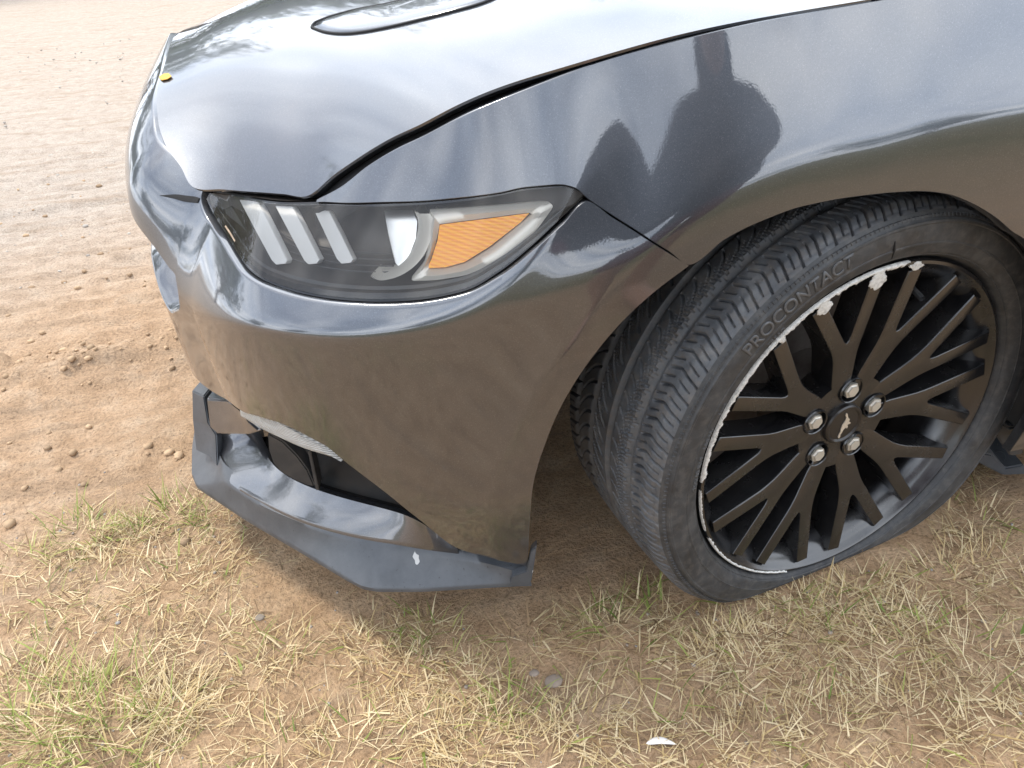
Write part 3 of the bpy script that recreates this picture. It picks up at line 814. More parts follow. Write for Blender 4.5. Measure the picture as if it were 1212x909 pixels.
# upturned end plate
e0, e1 = O_[-1], I_[-1]
ep = np.array([un((629, 690), 'z', .118), un((635, 646), 'z', .185)])
tp = un((612, 668), 'z', .150)
bm = bmesh.new()
pe = lambda px, y_: un(px, 'y', y_)
prof = [pe((604, 690.5), -.896), pe((629, 689), -.897), pe((632.5, 668), -.899), pe((635.5, 646), -.901), pe((628.5, 652), -.899), pe((623, 676), -.896), pe((606, 682), -.895)]
a_ = [bm.verts.new(p_) for p_ in prof]; b_ = [bm.verts.new(Vector(p_)+Vector((.003, .012, .002))) for p_ in prof]
for k in range(len(prof)-1): bm.faces.new((a_[k], a_[k+1], b_[k+1], b_[k]))
bm.faces.new(a_); bm.faces.new(b_[::-1])
bmesh.ops.recalc_face_normals(bm, faces=bm.faces)
bmesh.ops.bevel(bm, geom=list(bm.edges), offset=.0015, segments=2, affect='EDGES')
from_bm('splitter_end_plate', bm, SPLIT, splitter)
# gloss blade above the splitter
bl_top_px = [(254, 513), (280, 511), (306, 510), (312, 533), (322, 554), (355, 574), (401, 589), (459, 603), (490, 611), (520, 633), (541, 649)]
bl_bot_px = [(254.5, 514.5), (256, 535), (259, 558), (269, 574), (335, 611.5), (375, 625), (417, 636), (460, 644), (500, 648.6), (525, 650), (541.5, 650)]
bt = np.array([un(q, 'z', z_) for q, z_ in zip(bl_top_px, [.205, .210, .212, .212, .212, .212, .212, .212, .213, .207, .192])])
bb = np.array([un(q, 'z', z_) for q, z_ in zip(bl_bot_px, [.18, .168, .166, .166, .166, .166, .166, .166, .166, .166, .168])])
B0, B1 = pline(bb, 90, 50), pline(bt, 90, 50)
arc = lambda t: B0*(1-t)+B1*t+np.array([0, -.25, .6])*.003*math.sin(math.pi*t)
rows = [B0-[0, 0, .012]]+[arc(t) for t in np.linspace(0, 1, 9)]+[B1+[.006, .010, -.002], B1+[.010, .016, -.030]]
blade = loft('lower_blade', rows, PAINT, bumper, flip=True, sharp=50)
# black edging of the duct opening and its walls
ins = np.array([.006, .012, .0])
rows = [B1[22:]+[.004, .006, .002], B1[22:]+[.010, .016, -.004], B1[22:]+[.012, .022, -.016]]
loft('duct_edging', rows, GLOSSBLACK, bumper, flip=True)
s_d = np.linspace(q_bot[0, 0]-.02, q_bot[7, 0]+.02, 60)
upper_e = S(s_d, b_lo(s_d), .004)
lower_e = cr(B1[22:86]+[.010, .016, -.006], 60)
mid_in = (upper_e+lower_e)/2+np.array([.05, .085, .01])
rows = [upper_e, upper_e*.8+mid_in*.2+[.02, .03, .0], upper_e*.45+mid_in*.55+[.01, .015, .015], mid_in, lower_e*.5+mid_in*.5+[.0, .01, -.012], lower_e]
loft('fog_duct', rows, LINER, bumper, flip=True, sharp=60)
def free_poly(nm, pts, mat, parent, ext_, bevel=.0):
    bm = bmesh.new(); vs_ = [bm.verts.new(p_) for p_ in pts]; f = bm.faces.new(vs_)
    r = bmesh.ops.extrude_face_region(bm, geom=[f]); bmesh.ops.translate(bm, vec=Vector(ext_), verts=[v for v in r['geom'] if isinstance(v, bmesh.types.BMVert)])
    bmesh.ops.recalc_face_normals(bm, faces=bm.faces)
    if bevel: bmesh.ops.bevel(bm, geom=list(bm.edges), offset=bevel, segments=2, affect='EDGES')
    bmesh.ops.triangulate(bm, faces=[g for g in bm.faces if len(g.verts) > 4])
    return from_bm(nm, bm, mat, parent)
# curved fin inside the duct, fog lamp housing
fin = [(355, 200), (400, 225), (440, 265), (470, 305), (492, 355), (470, 352), (430, 335), (395, 315), (372, 290), (358, 250)]
free_poly('duct_fin', [un(q, 'y', -.690) for q in zo(fin)], PLASTIC, bumper, (.01, .02, 0), .002)
for k in range(1):
    fx = 470+k*16
    free_poly('duct_rib', [un(q, 'y', -.715+.004*k) for q in zo([(fx, 250), (fx+9, 250), (fx+34, 365), (fx+24, 365)])], PLASTIC, bumper, (.004, .03, 0), .001)
# ribbed turn lamp tucked under the bumper edge
tl_t = cr([un(q, 'y', y_) for q, y_ in zip(zo([(276, 133), (330, 152), (400, 178), (470, 215), (540, 250), (572, 276)]), (-.690, -.725, -.77, -.80, -.825, -.838))], 40)
tl_b = cr([un(q, 'y', y_) for q, y_ in zip(zo([(290, 158), (340, 188), (400, 217), (460, 243), (520, 262), (570, 277)]), (-.684, -.720, -.763, -.793, -.818, -.836))], 40)
loft('turn_lamp', [tl_t+[.01, .02, .004], tl_t, tl_t*.5+tl_b*.5-[.002, .004, 0], tl_b, tl_b+[.01, .02, .004]], RIBBED, bumper, flip=True, sharp=60)
# lower intake behind: side strut and brown-reflecting gloss corner of the duct
st_ = [(138, 78), (172, 95), (186, 170), (209, 205), (212, 300), (190, 270), (150, 250), (140, 160)]
qs = zo(st_)
free_poly('intake_strut', [un(q, 'y', y_) for q, y_ in zip(qs, (-.43, -.46, -.48, -.49, -.52, -.50, -.46, -.44))], SPLIT, bumper, (.01, .03, 0), .002)
cb = [(178, 100), (235, 112), (280, 135), (300, 165), (338, 196), (300, 208), (215, 206), (188, 185)]
free_poly('intake_corner', [un(q, 'y', y_) for q, y_ in zip(zo(cb), (-.50, -.54, -.60, -.62, -.66, -.62, -.53, -.51))], PAINT, bumper, (.03, .06, .01), .004)
loft('lower_intake', [np.array([(-.935+.07*(abs(y)/.5)**3, y, .350) for y in np.linspace(-.50, 0, 12)]), np.array([(-.925+.07*(abs(y)/.5)**3, y, .25) for y in np.linspace(-.50, 0, 12)]), np.array([(-.935+.07*(abs(y)/.5)**3, y, .160) for y in np.linspace(-.50, 0, 12)])], GAP, bumper)

# ---- wheel housing
aa = np.linspace(math.radians(-8), math.radians(184), 60)
lin = []
for yy, rr in ((-.895, .394), (-.88, .402), (-.80, .405), (-.60, .405), (-.48, .40)):
    lin.append(np.stack([AX+rr*np.cos(aa), yy+0*aa, AZ+rr*np.sin(aa)], -1))
lin.append(np.stack([AX+.02*np.cos(aa), -.48+0*aa, AZ+.02*np.sin(aa)-.0], -1))
liner = loft('wheel_arch_liner', lin, LINER, car, sharp=60)
# rear lower corner of the arch: torn liner bracket and deflector
br = empty('sill_bracket', (0, 0, 0), car)
zb = lambda L_: [(1080+a/3.79, 380+b/3.79) for a, b in L_]
free_poly('bracket_plate', [un(q, 'y', -.86) for q in zb([(305, 520), (330, 450), (365, 435), (400, 455), (440, 480), (480, 470), (500, 600), (440, 610), (405, 560), (365, 505), (345, 535)])], PLASTIC, br, (.012, .03, 0), .003)
free_poly('bracket_tongue', [un(q, 'y', -.85) for q in zb([(400, 410), (440, 400), (470, 430), (475, 470), (430, 455), (405, 440)])], PLASTIC, br, (.012, .02, 0), .003)
free_poly('air_deflector', [un(q, 'y', -.78) for q in zb([(235, 575), (300, 590), (360, 600), (420, 660), (500, 645), (520, 690), (410, 695), (330, 655), (250, 610)])], SPLIT, br, (.02, .12, .01), .003)
free_poly('liner_flap', [un(q, 'y', -.80) for q in zb([(440, 200), (520, 180), (520, 400), (465, 380), (430, 260)])], LINER, br, (.02, .05, 0), .003)
V, F = tube([un(zb([(390, 610)])[0], 'y', -.875), un(zb([(390, 610)])[0], 'y', -.855)], .009, 12)
mk('bracket_bolt', V, F, PLASTIC, br)

# ---- the far half of the car mirrors the near half
def mirror_tree(o, parent):
    c = o.copy(); COL.objects.link(c); c.parent = parent
    for ch in [k_ for k_ in bpy.data.objects if k_.parent == o]: mirror_tree(ch, c)
    return c
for o in (bumper, fender, door, headlight, splitter, liner, grille):
    c = mirror_tree(o, car); c.scale = (1, -1, 1)
c = [o for o in bpy.data.objects if o.name.startswith('rear_quarter_panel')][0].copy(); COL.objects.link(c); c.parent = car; c.scale = (1, -1, 1)


# ------------------------------------------------------------------ front wheel (steered outwards a little)
STEER, WZ = 0.18947, 0.30741
wheel = empty('front_wheel', (0, -.791, WZ), car)
# wheel-local axes: X along the wheel, Y up, Z out of the face
A_ = Vector((math.cos(STEER), math.sin(STEER), 0)); N_ = Vector((math.sin(STEER), -math.cos(STEER), 0)); Z_ = Vector((0, 0, 1))
WM = Matrix(((A_.x, Z_.x, N_.x, 0), (A_.y, Z_.y, N_.y, -.791), (A_.z, Z_.z, N_.z, WZ), (0, 0, 0, 1)))
wheel.matrix_world = WM
def revolve(name, prof, mat, parent, n=180, sharp=35, flip=False, warp=None):
    P = np.asarray(prof, float); th = np.linspace(0, 2*math.pi, n, endpoint=False)
    G = np.stack([P[None, :, 0]*np.cos(th)[:, None], P[None, :, 0]*np.sin(th)[:, None], np.repeat(P[None, :, 1], n, 0)], -1)
    if warp: G = warp(G)
    return mk(name, G.reshape(-1, 3), grid_faces(n, len(P), wrap_n=True, flip=flip), mat, parent, sharp=sharp)
# rim barrel with its outer flange
rim = [(.247, -.118), (.256, -.122), (.2565, -.114), (.236, -.100), (.225, -.06), (.222, .02), (.224, .07), (.230, .092), (.238, .1045), (.243, .1085), (.2475, .1125), (.251, .1185), (.2545, .1222), (.2585, .1215), (.2605, .1185), (.2600, .112), (.254, .104), (.242, .098)]
revolve('rim_barrel', rim, WHEELB, wheel, sharp=45)
# spokes: ten Y shapes
def fdep(r): return np.interp(r, [0, .045, .075, .12, .16, .22, .25], [.094, .095, .097, .103, .109, .1165, .1195])
def spoke_mesh(bend):
    b = math.radians(10.7)
    tip = np.array([.2455*math.cos(b), .2455*math.sin(b)])
    hw = .0110
    dirv = tip-np.array([.150, .010]); dirv /= np.linalg.norm(dirv); nv = np.array([-dirv[1], dirv[0]])
    out = [(.050, .0150), (.085, .0180), (.110, .0192), (.128, .0206), (.142, .0234), (.155, .0272)]+[tuple(tip+nv*hw), ]
    inn = [tuple(tip-nv*hw), (.163, .0062), (.156, .0030), (.1535, .0)]
    half = [np.array(v) for v in out+inn]
    full = half+[v*[1, -1] for v in half[-2::-1]]
    full = [np.array([v[0], v[1]+bend*math.sin(math.pi*np.clip((v[0]-.05)/.2, 0, 1))]) for v in full]
    bm = bmesh.new()
    top = [bm.verts.new((v[0], v[1], fdep(v[0]))) for v in full]
    nh = len(half)
    # faces: quads across the stem, then the two arms
    f = bm.faces.new(top)
    r = bmesh.ops.extrude_face_region(bm, geom=[f])
    dv = [v for v in r['geom'] if isinstance(v, bmesh.types.BMVert)]
    for v in dv:
        v.co.z -= np.interp(v.co.x, [.05, .12, .25], [.040, .042, .036])
    bmesh.ops.recalc_face_normals(bm, faces=bm.faces)
    te = [e for e in bm.edges if all(v in top for v in e.verts)]
    bmesh.ops.bevel(bm, geom=te, offset=.0022, segments=3, affect='EDGES', profile=.5)
    bmesh.ops.triangulate(bm, faces=[g for g in bm.faces if len(g.verts) > 4])
    me = bpy.data.meshes.new('spoke'); bm.normal_update(); bm.to_mesh(me); bm.free()
    me.polygons.foreach_set('use_smooth', [True]*len(me.polygons)); me.set_sharp_from_angle(angle=math.radians(40))
    me.materials.append(WHEELB); return me
LUG0 = math.radians(86.3)
mA, mB = spoke_mesh(.0045), spoke_mesh(-.0045)
for k in range(10):
    o = bpy.data.objects.new('spoke', mA if k % 2 else mB); COL.objects.link(o); o.parent = wheel
    o.rotation_euler = (0, 0, LUG0+math.radians(18+36*k))
# hub face with five lug pockets
bm = bmesh.new()
def ring_verts(r, cx=0, cy=0, n=48, z=None):
    return [bm.verts.new((cx+r*math.cos(t), cy+r*math.sin(t), fdep(math.hypot(cx+r*math.cos(t), cy+r*math.sin(t))) if z is None else z)) for t in np.linspace(0, 2*math.pi, n, endpoint=False)]
def ring_edges(v): return [bm.edges.new((v[i], v[(i+1) % len(v)])) for i in range(len(v))]
outer = ring_verts(.0775, n=80); E_ = ring_edges(outer)
holes = []
for k in range(5):
    a = LUG0+math.radians(72*k); h = ring_verts(.0178, .05715*math.cos(a), .05715*math.sin(a), 24); E_ += ring_edges(h); holes.append((h, a))
ctr = ring_verts(.033, n=48); E_ += ring_edges(ctr)
bmesh.ops.triangle_fill(bm, use_beauty=True, edges=E_, normal=(0, 0, 1))
for h, a in holes:
    low = [bm.verts.new((v.co.x, v.co.y, .055)) for v in h]
    for i in range(len(h)): bm.faces.new((h[i], h[(i+1) % len(h)], low[(i+1) % len(h)], low[i]))
    bm.faces.new(low)
low = [bm.verts.new((v.co.x, v.co.y, .05)) for v in outer]
for i in range(len(outer)): bm.faces.new((outer[i], low[i], low[(i+1) % len(outer)], outer[(i+1) % len(outer)]))
bmesh.ops.recalc_face_normals(bm, faces=bm.faces)
from_bm('hub_face', bm, WHEELB, wheel, sharp=30)
for k in range(5):
    a = LUG0+math.radians(72*k)
    revolve('lug_pocket_rim', [(.0174, .088), (.0180, .0975), (.0194, .0985), (.0204, .0965)], WHEELB, wheel, n=28).location = (.05715*math.cos(a), .05715*math.sin(a), .0012)
    bm = bmesh.new()
    r1 = bmesh.ops.create_cone(bm, segments=6, radius1=.0123, radius2=.0123, depth=.034, cap_ends=True)
    bmesh.ops.bevel(bm, geom=[e for e in bm.edges if all(v.co.z > .01 for v in e.verts)], offset=.003, segments=3, affect='EDGES')
    o = from_bm('lug_nut', bm, LUGM, wheel, sharp=40); o.location = (.05715*math.cos(a), .05715*math.sin(a), .085); o.rotation_euler = (0, 0, .4+k)
# centre cap with the running-horse mark
cap = revolve('centre_cap', [(.0, .1005), (.020, .1005), (.0255, .1000), (.0265, .1008), (.0285, .1022), (.0305, .1020), (.0325, .1000), (.0335, .094)], plain('cap_black', (.013, .011, .010), .30), wheel, n=72, sharp=30)
horse = [(-.10, .98), (-.02, 1.0), (.06, .86), (.10, .70), (.20, .52), (.34, .40), (.30, .26), (.38, .12), (.50, .05), (.44, -.02), (.30, .0), (.22, -.06), (.30, -.20), (.26, -.34), (.16, -.30), (.18, -.18), (.08, -.24), (-.06, -.38), (-.12, -.56), (-.22, -.70), (-.20, -.90), (-.30, -1.0), (-.40, -.86), (-.34, -.62), (-.26, -.44), (-.28, -.20), (-.22, .08), (-.08, .30), (.0, .52), (-.02, .70), (-.12, .82)]
bm = bmesh.new(); sc = .0215
vs_ = [bm.verts.new((x*sc, y*sc, .1012)) for x, y in horse]; f = bm.faces.new(vs_)
r = bmesh.ops.extrude_face_region(bm, geom=[f]); bmesh.ops.translate(bm, vec=(0, 0, .0012), verts=[v for v in r['geom'] if isinstance(v, bmesh.types.BMVert)])
bmesh.ops.recalc_face_normals(bm, faces=bm.faces); bmesh.ops.triangulate(bm, faces=bm.faces)
from_bm('horse_emblem', bm, plain('pale_emblem_metal', (.62, .56, .47), .35, metallic=.6), wheel, sharp=30)
V, F = tube([(.214*math.cos(1.13), .214*math.sin(1.13), .070), (.205*math.cos(1.13), .205*math.sin(1.13), .100), (.203*math.cos(1.13), .203*math.sin(1.13), .106)], [.0045, .0045, .004], 10)
mk('valve_stem', V, F, RUBBER, wheel)
# scraped lip: bare metal strip of uneven width, with two torn lumps
rs = np.random.default_rng(3)
def scrape(a0, a1, n, w0, gap=0.0):
    th = np.radians(np.linspace(a0, a1, n)); w = np.abs(w0*(.75+.5*rs.standard_normal(n)*.5)); w = np.convolve(np.pad(w, 2, mode='edge'), np.ones(5)/5, 'valid')
    w *= np.clip(np.minimum(np.arange(n), np.arange(n)[::-1])/6, .05, 1)
    G = []
    for f, rr0, zz in ((0, .2603, .1192), (.25, .2588, .1224), (.55, .2555, .1231), (.85, .2525, .1216), (1, .2515, .1200)):
        rr = .2603-(.2603-rr0)*np.clip(w/.008, .3, 1.25)
        G.append(np.stack([rr*np.cos(th), rr*np.sin(th), zz+.00012*rs.standard_normal(n)+0*th+.0006], -1))
    return np.array(G)
for a0, a1, n_, w_ in ((84, 178, 420, .0085), (181, 199, 90, .0045), (203, 252, 220, .0050)):
    G = scrape(a0, a1, n_, w_)
    mk('scraped_lip', G.reshape(-1, 3), grid_faces(5, n_, flip=True), SCRAPE, wheel, sharp=60)
for (ang, ln, wd) in ((94.5, .027, .0125), (113.5, .021, .011), (128.5, .011, .005), (80.5, .010, .011)):
    bm = bmesh.new(); a = math.radians(ang)
    bmesh.ops.create_icosphere(bm, subdivisions=4, radius=1)
    for v in bm.verts:
        q_ = v.co.copy(); nz_ = 1+.22*math.sin(4*q_.x+ang)*math.cos(3*q_.y)+.08*math.sin(19*q_.x+3*q_.y)
        u_, t_ = q_.x*ln*nz_*.55, q_.y*wd*nz_
        rr = .2555-ln*.30+u_
        v.co = Vector((rr*math.cos(a)-t_*math.sin(a), rr*math.sin(a)+t_*math.cos(a), .1212+q_.z*.0016*nz_))
    from_bm('scraped_lip', bm, SCRAPE, wheel, sharp=0)
# brake
revolve('brake_disc', [(.07, .0), (.176, .0), (.177, -.004), (.177, -.028), (.07, -.028)], STEEL, wheel, n=90)
revolve('brake_hat', [(.0, .045), (.068, .045), (.072, .040), (.075, .0)], STEEL, wheel, n=60)
bm = bmesh.new()
for t in np.linspace(-.5, .5, 9):
    pass
aa2 = np.linspace(math.radians(-20), math.radians(55), 20)
V_ = []
for rr, zz in ((.12, .022), (.125, .036), (.19, .036), (.196, .02), (.196, -.05), (.12, -.05)):
    V_.append(np.stack([rr*np.cos(aa2), rr*np.sin(aa2), zz+0*aa2], -1))
bm.free()
loft('brake_caliper', V_, plain('caliper_black', (.012, .012, .012), .4), wheel, sharp=40)

# ---- tyre (low on air: flattened on the ground and bulging above it)
Rt = .343
def flat(G):
    G = np.array(G, float)
    h = G[..., 1]+WZ                                   # height above ground
    sink = np.clip((.085-h)/.085, 0, 1.6)
    r = np.hypot(G[..., 0], G[..., 1])
    side = np.sign(G[..., 2])*np.clip(np.abs(G[..., 2])/.12, 0, 1)
    wgt = np.clip((r-.262)/.03, 0, 1)
    G[..., 2] += -side*wgt*.010*sst(.11-h, 0, .09)
    G[..., 1] = np.where(h < .066, -WZ+.066-(.066-.036)*np.tanh((.066-h)/.030), G[..., 1])
    return G
side = [(.250, .098), (.2555, .1035), (.2600, .1075), (.2625, .1120), (.2640, .1175), (.2665, .1225), (.2690, .1262), (.2700, .1262), (.2712, .1285), (.2740, .1305), (.2860, .1345), (.2865, .1352), (.2885, .1352), (.2890, .1347), (.300, .1362), (.312, .1352), (.3135, .1360), (.3165, .1355), (.3175, .1338), (.3200, .1322), (.3206, .1330), (.3230, .1320), (.3235, .1306), (.3275, .1275)]
inner = [(r, -z) for r, z in side[::-1]]
revolve('tyre', side, RUBBER, wheel, n=360, sharp=30, warp=flat)
revolve('tyre_inner_wall', inner, RUBBER, wheel, n=240, sharp=30, warp=flat)
NT, NWs = 88*26, 112
th = np.linspace(0, 2*math.pi, NT, endpoint=False)
u = np.linspace(-1, 1, NWs)
def crown(u):
    a = np.abs(u)
    w = np.where(a < .80, u*.138, np.sign(u)*(.1104+(a-.80)/.20*.0172))
    r = np.where(a < .80, Rt-.0045*(a/.80)**2.2, Rt-.0045-.0110*((a-.80)/.20)**1.25)
    return w, r
w_, r_ = crown(u)
TH, U = np.meshgrid(th, u, indexing='ij')
P_ = 2*math.pi/88
def tri(d, hw): return np.clip(1.25-np.abs(d)/hw, 0, 1)
def wrapd(a, p): return (a+p/2) % p-p/2
dep = np.zeros_like(TH)
for gc, gw in ((.50, .042), (.13, .034), (-.24, .034), (-.58, .036)):
    dep = np.maximum(dep, .0075*np.clip(1.35-np.abs(U-gc)/gw, 0, 1))
mmr = .343
def slot(mask, off, hw, depth):           # transverse slot; off = angular shift over the width
    d = wrapd(TH-off, P_)*mmr
    return np.where(mask, depth*tri(d, hw), 0)
out_rib = (U > .545)
zig = np.where(U < .72, (.72-U)/.17*P_*.38, (U-.72)/.28*P_*.50)
dep = np.maximum(dep, slot(out_rib & (U < 1.01) & (U > .60), zig, .0018, .0050))
dep = np.maximum(dep, slot((U > .57) & (U < .70), zig+P_*.5, .0013, .004))
dep = np.maximum(dep, slot((U > .75) & (U < .93), zig+P_*.5, .0014, .004))
r2m = (U > .17) & (U < .46)
curve2 = P_*2.2*((U-.17)/.29)**2
dep = np.maximum(dep, slot(r2m & (U > .20), curve2, .0020, .0060))
dep = np.maximum(dep, slot(r2m & (U > .30), curve2+P_*.5, .0014, .003))
r3 = (U > -.20) & (U < .09)
dep = np.maximum(dep, slot(r3 & (U < .03), -P_*1.6*((.09-U)/.29)**2, .0022, .0055))
dep = np.maximum(dep, slot(r3 & (U < -.03), -P_*1.6*((.09-U)/.29)**2+P_*.5, .0009, .003))
r4 = (U > -.54) & (U < -.28)
dep = np.maximum(dep, slot(r4, P_*1.4*((U+.28)/.26)**2, .0022, .0055))
dep = np.maximum(dep, slot((U < -.62), P_*1.6*(-.62-U), .0024, .0055))
dep = np.maximum(dep, slot((U < -.68), P_*1.6*(-.62-U)+P_*.5, .0009, .003))
for gl_, gd in ((.925, .0012), (.95, .0010)):
    dep = np.maximum(dep, gd*np.clip(1.2-np.abs(U-gl_)/.008, 0, 1))
Rr = r_[None]-dep
G = np.stack([Rr*np.cos(TH), Rr*np.sin(TH), np.repeat(w_[None], NT, 0)], -1)
G = flat(G)
o = fast_mesh('tread', G.reshape(-1, 3), grid_faces(NT, NWs, wrap_n=True), TREADM, smooth=True)
o.parent = wheel
o.data.set_sharp_from_angle(angle=math.radians(32))
rb = []; rf_ = []
for k in range(300):
    a = 2*math.pi*k/300; c_, s_ = math.cos(a), math.sin(a); w2 = .0006
    q_ = np.array([(.3206, -w2, .1332), (.3206, w2, .1332), (.3245, w2, .1312), (.3245, -w2, .1312), (.3206, 0, .1341), (.3245, 0, .1322)])
    P3 = np.stack([q_[:, 0]*c_-q_[:, 1]*s_, q_[:, 0]*s_+q_[:, 1]*c_, q_[:, 2]], -1); b0_ = len(rb)*6
    rb.append(P3); rf_ += [(b0_, b0_+4, b0_+5, b0_+3), (b0_+4, b0_+1, b0_+2, b0_+5)]
o = mk('sidewall_ribs', flat(np.concatenate(rb)), rf_, RUBBER, wheel, smooth=False); o['kind'] = 'stuff'
# raised lettering on the sidewall
def arc_text(txt, size, r0, a0, zf, mat, squeeze=1.0, shear=0.0, lift=.0009):
    """text running clockwise on the sidewall: starts at angle a0 (deg), baseline radius r0"""
    cu = bpy.data.curves.new('t', 'FONT'); cu.body = txt; cu.size = size; cu.resolution_u = 3; cu.shear = shear
    cu.offset = size*.012
    ob = bpy.data.objects.new('t', cu); COL.objects.link(ob)
    dg = bpy.context.evaluated_depsgraph_get()
    me = bpy.data.meshes.new_from_object(ob.evaluated_get(dg))
    bm = bmesh.new(); bm.from_mesh(me)
    bmesh.ops.triangulate(bm, faces=bm.faces)
    es = [e for e in bm.edges if e.calc_length() > size*.12]
    bmesh.ops.subdivide_edges(bm, edges=es, cuts=2)
    r = bmesh.ops.extrude_face_region(bm, geom=list(bm.faces))
    up_ = set(v for v in r['geom'] if isinstance(v, bmesh.types.BMVert))
    for v in bm.verts:
        rr = r0+v.co.y; a = math.radians(a0)-v.co.x*squeeze/r0
        zz = np.interp(rr, [p_[0] for p_ in side], [p_[1] for p_ in side])
        g = flat(np.array([[rr*math.cos(a), rr*math.sin(a), zz-.0008]]))[0]
        v.co = Vector(g)+(Vector((0, 0, lift+.0008)) if v in up_ else Vector())
    bmesh.ops.recalc_face_normals(bm, faces=bm.faces)
    bpy.data.objects.remove(ob); bpy.data.curves.remove(cu); bpy.data.meshes.remove(me)
    return from_bm('sidewall_lettering', bm, mat, wheel, smooth=False)
arc_text('PROCONTACT', .0265, .2940, 137.5, .136, LETTER, squeeze=.90, lift=.0013)
arc_text('255/40 R19   100 W', .0115, .2725, 178, .13, LETTER)
arc_text('M+S', .0095, .2735, 154, .13, LETTER)
arc_text('TREAD', .0095, .2735, 133, .13, LETTER)
# cut in the sidewall
V, F = tube([(.302*math.cos(1.648), .302*math.sin(1.648), .1368), (.290*math.cos(1.640), .290*math.sin(1.640), .1356), (.276*math.cos(1.630), .276*math.sin(1.630), .1318)], [.0005, .0016, .0004], 6)
mk('sidewall_cut', V, F, GAP, wheel)

# ------------------------------------------------------------------ ground
_perm = np.random.default_rng(11).random((257, 257))
def vnoise(x, y):
    xi = np.floor(x).astype(int); yi = np.floor(y).astype(int); fx = x-xi; fy = y-yi
    fx = fx*fx*(3-2*fx); fy = fy*fy*(3-2*fy)
    g = lambda a, b: _perm[a % 257, b % 257]
    return (g(xi, yi)*(1-fx)+g(xi+1, yi)*fx)*(1-fy)+(g(xi, yi+1)*(1-fx)+g(xi+1, yi+1)*fx)*fy
def fbm(x, y, f, o=4, p=.5):
    s = 0; a = 1; t = 0
    for k in range(o):
        s = s+a*(vnoise(x*f+17.3*k, y*f+9.1*k)-.5); t += a; f *= 2.03; a *= p
    return s/t
def gheight(x, y):
    x = np.asarray(x, float); y = np.asarray(y, float)
    r = np.hypot(x+.3, y+.3)
    h = .030*fbm(x, y, 1.3, 3)+.012*fbm(x, y, 9, 3)+.006*fbm(x, y, 42, 2)
    road = sst(-x+.35*y, .75, 1.6)                                   # tracked sand ahead of the car
    rut = fbm(x*.30+.1*y, y*2.6-.3*x, 3.0, 4, .6)
    h = h+road*(.075*rut+.022*fbm(x*.5, y*1.6, 20, 3, .65))
    # crumbled ridge thrown up beside the track
    cl = np.exp(-((y-(.33+.04*np.sin(5*x)))/.07)**2)*road+.35*np.exp(-((y+.16-.15*(x+1.2))/.06)**2)*sst(-x, 1.0, 1.15)
    h = h+cl*(.030+.09*np.maximum(fbm(x, y, 30, 3, .6), 0))
    near = np.exp(-((x/.34)**2+((y+.80)/.26)**2))                    # level where the tyre stands
    h = h*(1-near*.92)-.004+.041*near
    h = h-.010*np.exp(-(((x)/.2)**2+((y+.8)/.2)**2))*.3
    return h*np.clip(1.6-r/60, .0, 1)
def axis(lo, hi, step, far, g=1.13):
    a = list(np.arange(lo, hi, step)); d = step
    while a[-1] < far: d *= g; a.append(a[-1]+d)
    d = step; b = []
    c = lo
    while c > -far: d *= g; c -= d; b.append(c)
    return np.array(b[::-1]+a)
gx = axis(-3.6, .9, .0125, 600, 1.10); gy = axis(-1.35, 2.6, .0125, 600, 1.10)
GX, GY = np.meshgrid(gx, gy, indexing='ij')
GZ = gheight(GX, GY)
